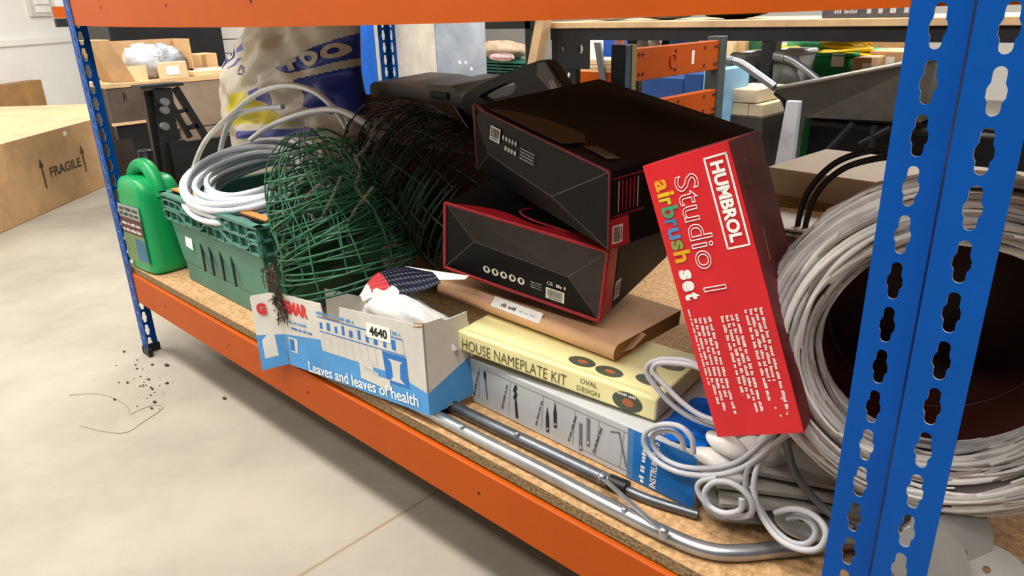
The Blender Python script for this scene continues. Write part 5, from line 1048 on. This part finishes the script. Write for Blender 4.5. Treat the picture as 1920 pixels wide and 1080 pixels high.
m=MB(); m.tube([bk(B0,.14)+Vector((0,0,-.02)),bk(B1,.2)+Vector((.25,0,-.05))],.016,BMETAL,8); m.tube([bk(B0,.42)+Vector((0,0,-.02)),bk(B1,.36)+Vector((.25,0,-.05))],.016,BMETAL,8); m.build('chassis',t)
wc=bk(B1,.28)+Vector((.33,0,-.32)); wc.z=.19; m=MB(); m.lathe([(.09,-.035),(.15,-.045),(.185,-.03),(.189,0),(.185,.03),(.15,.045),(.09,.035)],BLACKP,28,M=frame(wc,(1,0,0),(0,0,1))); WH=m.build('wheel',t)
m=MB(); m.lathe([(0,-.03),(.09,-.03),(.09,.03),(0,.03)],GREYD,20,M=frame(wc,(1,0,0),(0,0,1))); m.build('wheel_hub',WH)
m=MB(); 
for a_,b_ in (((1600,232),(1545,290)),((1640,236),(1632,280)),((1670,240),(1612,270))): m.tube([Wp(a_[0],a_[1],YW+.05),Wp(b_[0],b_[1],YW+.05)],.013,BMETAL,8)
m.build('braces',t)
# ------------------------------------------------------------------ goods behind the wheelbarrow
YG=3.4
def floorbox(label,name,cat,u0,u1,vt,y,dep,m,bev=.006,grp=None):
    a=at(u0,vt,y=y); b=at(u1,vt,y=y); t=thing(name,label,cat,((a.x+b.x)/2,y+dep/2,0),grp); MB().box((a.x,y,.0005),(b.x,y+dep,(a.z+b.z)/2),m).build('body',t,bevel=bev); return t,a,b
def tub(label,name,u0,u1,vt,y,dep,m):
    a=at(u0,vt,y=y); b=at(u1,vt,y=y); z=(a.z+b.z)/2; t=thing(name,label,'tub',((a.x+b.x)/2,y+dep/2,0)); k=.03
    lo=[(a.x+k,y+k,.001),(b.x-k,y+k,.001),(b.x-k,y+dep-k,.001),(a.x+k,y+dep-k,.001)]; hi=[(a.x,y,z),(b.x,y,z),(b.x,y+dep,z),(a.x,y+dep,z)]
    MB().add(lo+hi,[(3,2,1,0),(0,1,5,4),(1,2,6,5),(2,3,7,6),(3,0,4,7)],m).build('body',t,solid=.006)
    r=MB(); r.tube([Vector(p) for p in hi],.014,m,8,closed=True); r.build('rim',t); return t,a,b,z
tub('large grey plastic tub behind the left wheelbarrow handle','grey_tub',1374,1440,104,3.0,.3,TUBG)
tub('grey plastic tub right of the thin pole, in front of the green tub','grey_tub',1448,1500,98,3.05,.2,mat('grey_tub_pale','#c3c9cd',.4))
t,a,b,z=tub('green plastic tub heaped with yellow hose behind the wheelbarrow','green_tub',1500,1594,104,3.3,.5,GREENT)
p=at(1572,114,y=3.298); MB().box((p.x-.035,3.294,p.z-.03),(p.x+.03,3.297,p.z+.035),WHITE).build('label',t)
o=MB(); p=at(1523,88,y=3.5); o.ball((p.x,3.5,z+.06),(.13,.12,.09),TEAL,nu=20,nv=12,fn=lambda d:1+sum(.03*math.sin(a_*d.dot(w)+q_) for a_,q_,w in ph)); tag(o.build('teal_bundle'),'pale green film bundle sticking out of the green tub','bundle')
o=MB(); p=at(1580,90,y=3.45); rn=random.Random(4); P=[]
for i in range(9*20): w=2*PI*i/20; k=i/20; R=.12+.03*math.sin(k*1.9); P.append((p.x+R*math.cos(w)*1.05,3.48+R*.6*math.sin(w),z+.045+.05*math.sin(k*1.3)+.02*math.sin(w+k)))
o.tube(P,.012,YEL,7); tag(o.build('yellow_hose'),'coil of yellow hose lying on the green tub','hose')
o=MB(); p0=at(1478,92,y=3.4); p1=at(1520,101,y=3.4); o.tube(spline([p0+Vector((-.1,.1,0)),p0,p0.lerp(p1,.5)+Vector((0,0,.015)),p1],6),.014,YEL,7); tag(o.build('yellow_strap'),'short yellow strap hanging over the left rim of the green tub','strap')
for k,(u0,u1,vt,y,mm,lab) in enumerate(((1600,1635,108,3.25,CARD,'small brown carton with sticker right of the green tub'),(1630,1692,96,3.45,CARD,'wide brown carton behind the wheelbarrow tray, right of the green tub'),(1600,1700,74,3.9,CARDD,'tall dark brown carton behind the other cartons at the right'),(1352,1376,72,3.7,CARDL,'tall pale carton right of the orange rack'),(1378,1398,76,3.75,CARD,'brown carton between the pale carton and the dark pole'),(1440,1470,84,3.9,CARD,'brown carton glimpsed above the grey tubs'))):
    t,a,b=floorbox(lab,'carton','carton',u0,u1,vt,y,.3,mm)
    if k in (0,1): p=at((u0+u1)/2+8,vt+20,y=y-.001); MB().box((p.x-.025,y-.002,p.z-.02),(p.x+.02,y-.0005,p.z+.025),WHITE).build('sticker',t)
floorbox('green and white striped upright bin between cartons under the bench','green_bin','bin',1400,1418,74,3.8,.3,mat('forest','#1f5a34',.5))
tag(MB().box((at(1685,90,y=4.4).x,4.4,0),(at(1703,90,y=4.4).x,4.5,2.0),WALLM).build('white_post'),'white square post just left of the near blue upright, behind the wheelbarrow','post')
floorbox('blue and white printed carton right of the rack upright','printed_carton','carton',1353,1376,118,2.75,.25,LBLUE)
# stacked pale timber
g='pale cut timbers stacked under the bench'; zz=0
t,a,b=floorbox('low dark crate carrying the stack of pale timbers','dark_crate','crate',1340,1432,216,2.3,.35,mat('umber','#3a332c',.7))
zc=a.z
for k,(u0,u1,v,lab) in enumerate(((1352,1405,200,'lower left pale timber block on the dark crate'),(1406,1432,196,'right pale timber block with cut end on the dark crate'),(1355,1420,184,'upper pale timber block lying across the others'))):
    a=at(u0,v,y=2.32); b=at(u1,v,y=2.32); z0=zc+.001 if k<2 else zc+.062; tag(MB().box((a.x,2.31,z0),(b.x,2.6,z0+.058),mat('pale_timber','#d8c6a6',.8,0,.12,5)).build('timber_block',bevel=.004),lab,'timber',g)
# black machine with round cover, grey panel
t=thing('black_machine','black machine with clear round cover behind the wheelbarrow handle','machine',(at(1420,170,y=2.75).x,2.85,0))
a=at(1402,150,y=2.75); b=at(1450,150,y=2.75); MB().box((a.x,2.75,.0005),(b.x,2.98,a.z),BLACKP).build('body',t,bevel=.03)
p=at(1472,150,y=2.74); MB().lathe([(0,-.02),(.09,-.02),(.11,0),(.10,.02),(0,.03)],CASEG,24,M=frame(Vector((b.x+.03,2.745,a.z-.02)),(1,0,0),(0,0,1))).build('round_cover',t); 
MB().box(((a.x+b.x)/2-.02,2.84,a.z-.01),((a.x+b.x)/2+.025,2.9,at(1425,76,y=2.84).z),GREYD).build('mast',t,bevel=.004)
a=at(1445,268,y=1.95); b=at(1482,268,y=1.95); tp=at(1470,190,y=1.95)
m=MB(); m.hexa([Vector((a.x-.02,1.95,.0005)),Vector((b.x,1.95,.0005)),Vector((b.x,2.0,.0005)),Vector((a.x-.02,2.0,.0005)),Vector((tp.x-.0,1.97,tp.z)),Vector((tp.x+.05,1.97,tp.z)),Vector((tp.x+.05,2.0,tp.z)),Vector((tp.x,2.0,tp.z))],mat('pale_grey_panel','#b4b9c2',.5)); tag(m.build('tapered_stand',bevel=.003),'pale grey tapered metal stand under the wheelbarrow front','stand')
a=at(1490,268,y=1.75); tag(MB().box((a.x-.05,1.72,.0005),(2.6,2.05,.30),mat('floor_bin','#2a2928',.7)).build('dark_bin',bevel=.01),'low dark bin under the wheelbarrow','bin')
tag(MB().box((1.15,2.95,.0005),(2.5,3.02,.62),BMETAL).build('dark_backing'),'added dark sheet standing in for the darkness under the bench behind the wheelbarrow','board')  # added sheet, makes the space behind the wheelbarrow read dark
tag(MB().box((a.x-.05,1.75,.301),(2.5,1.80,.345),GREYP).build('grey_batten'),'grey batten lying on the low dark bin under the wheelbarrow','batten')
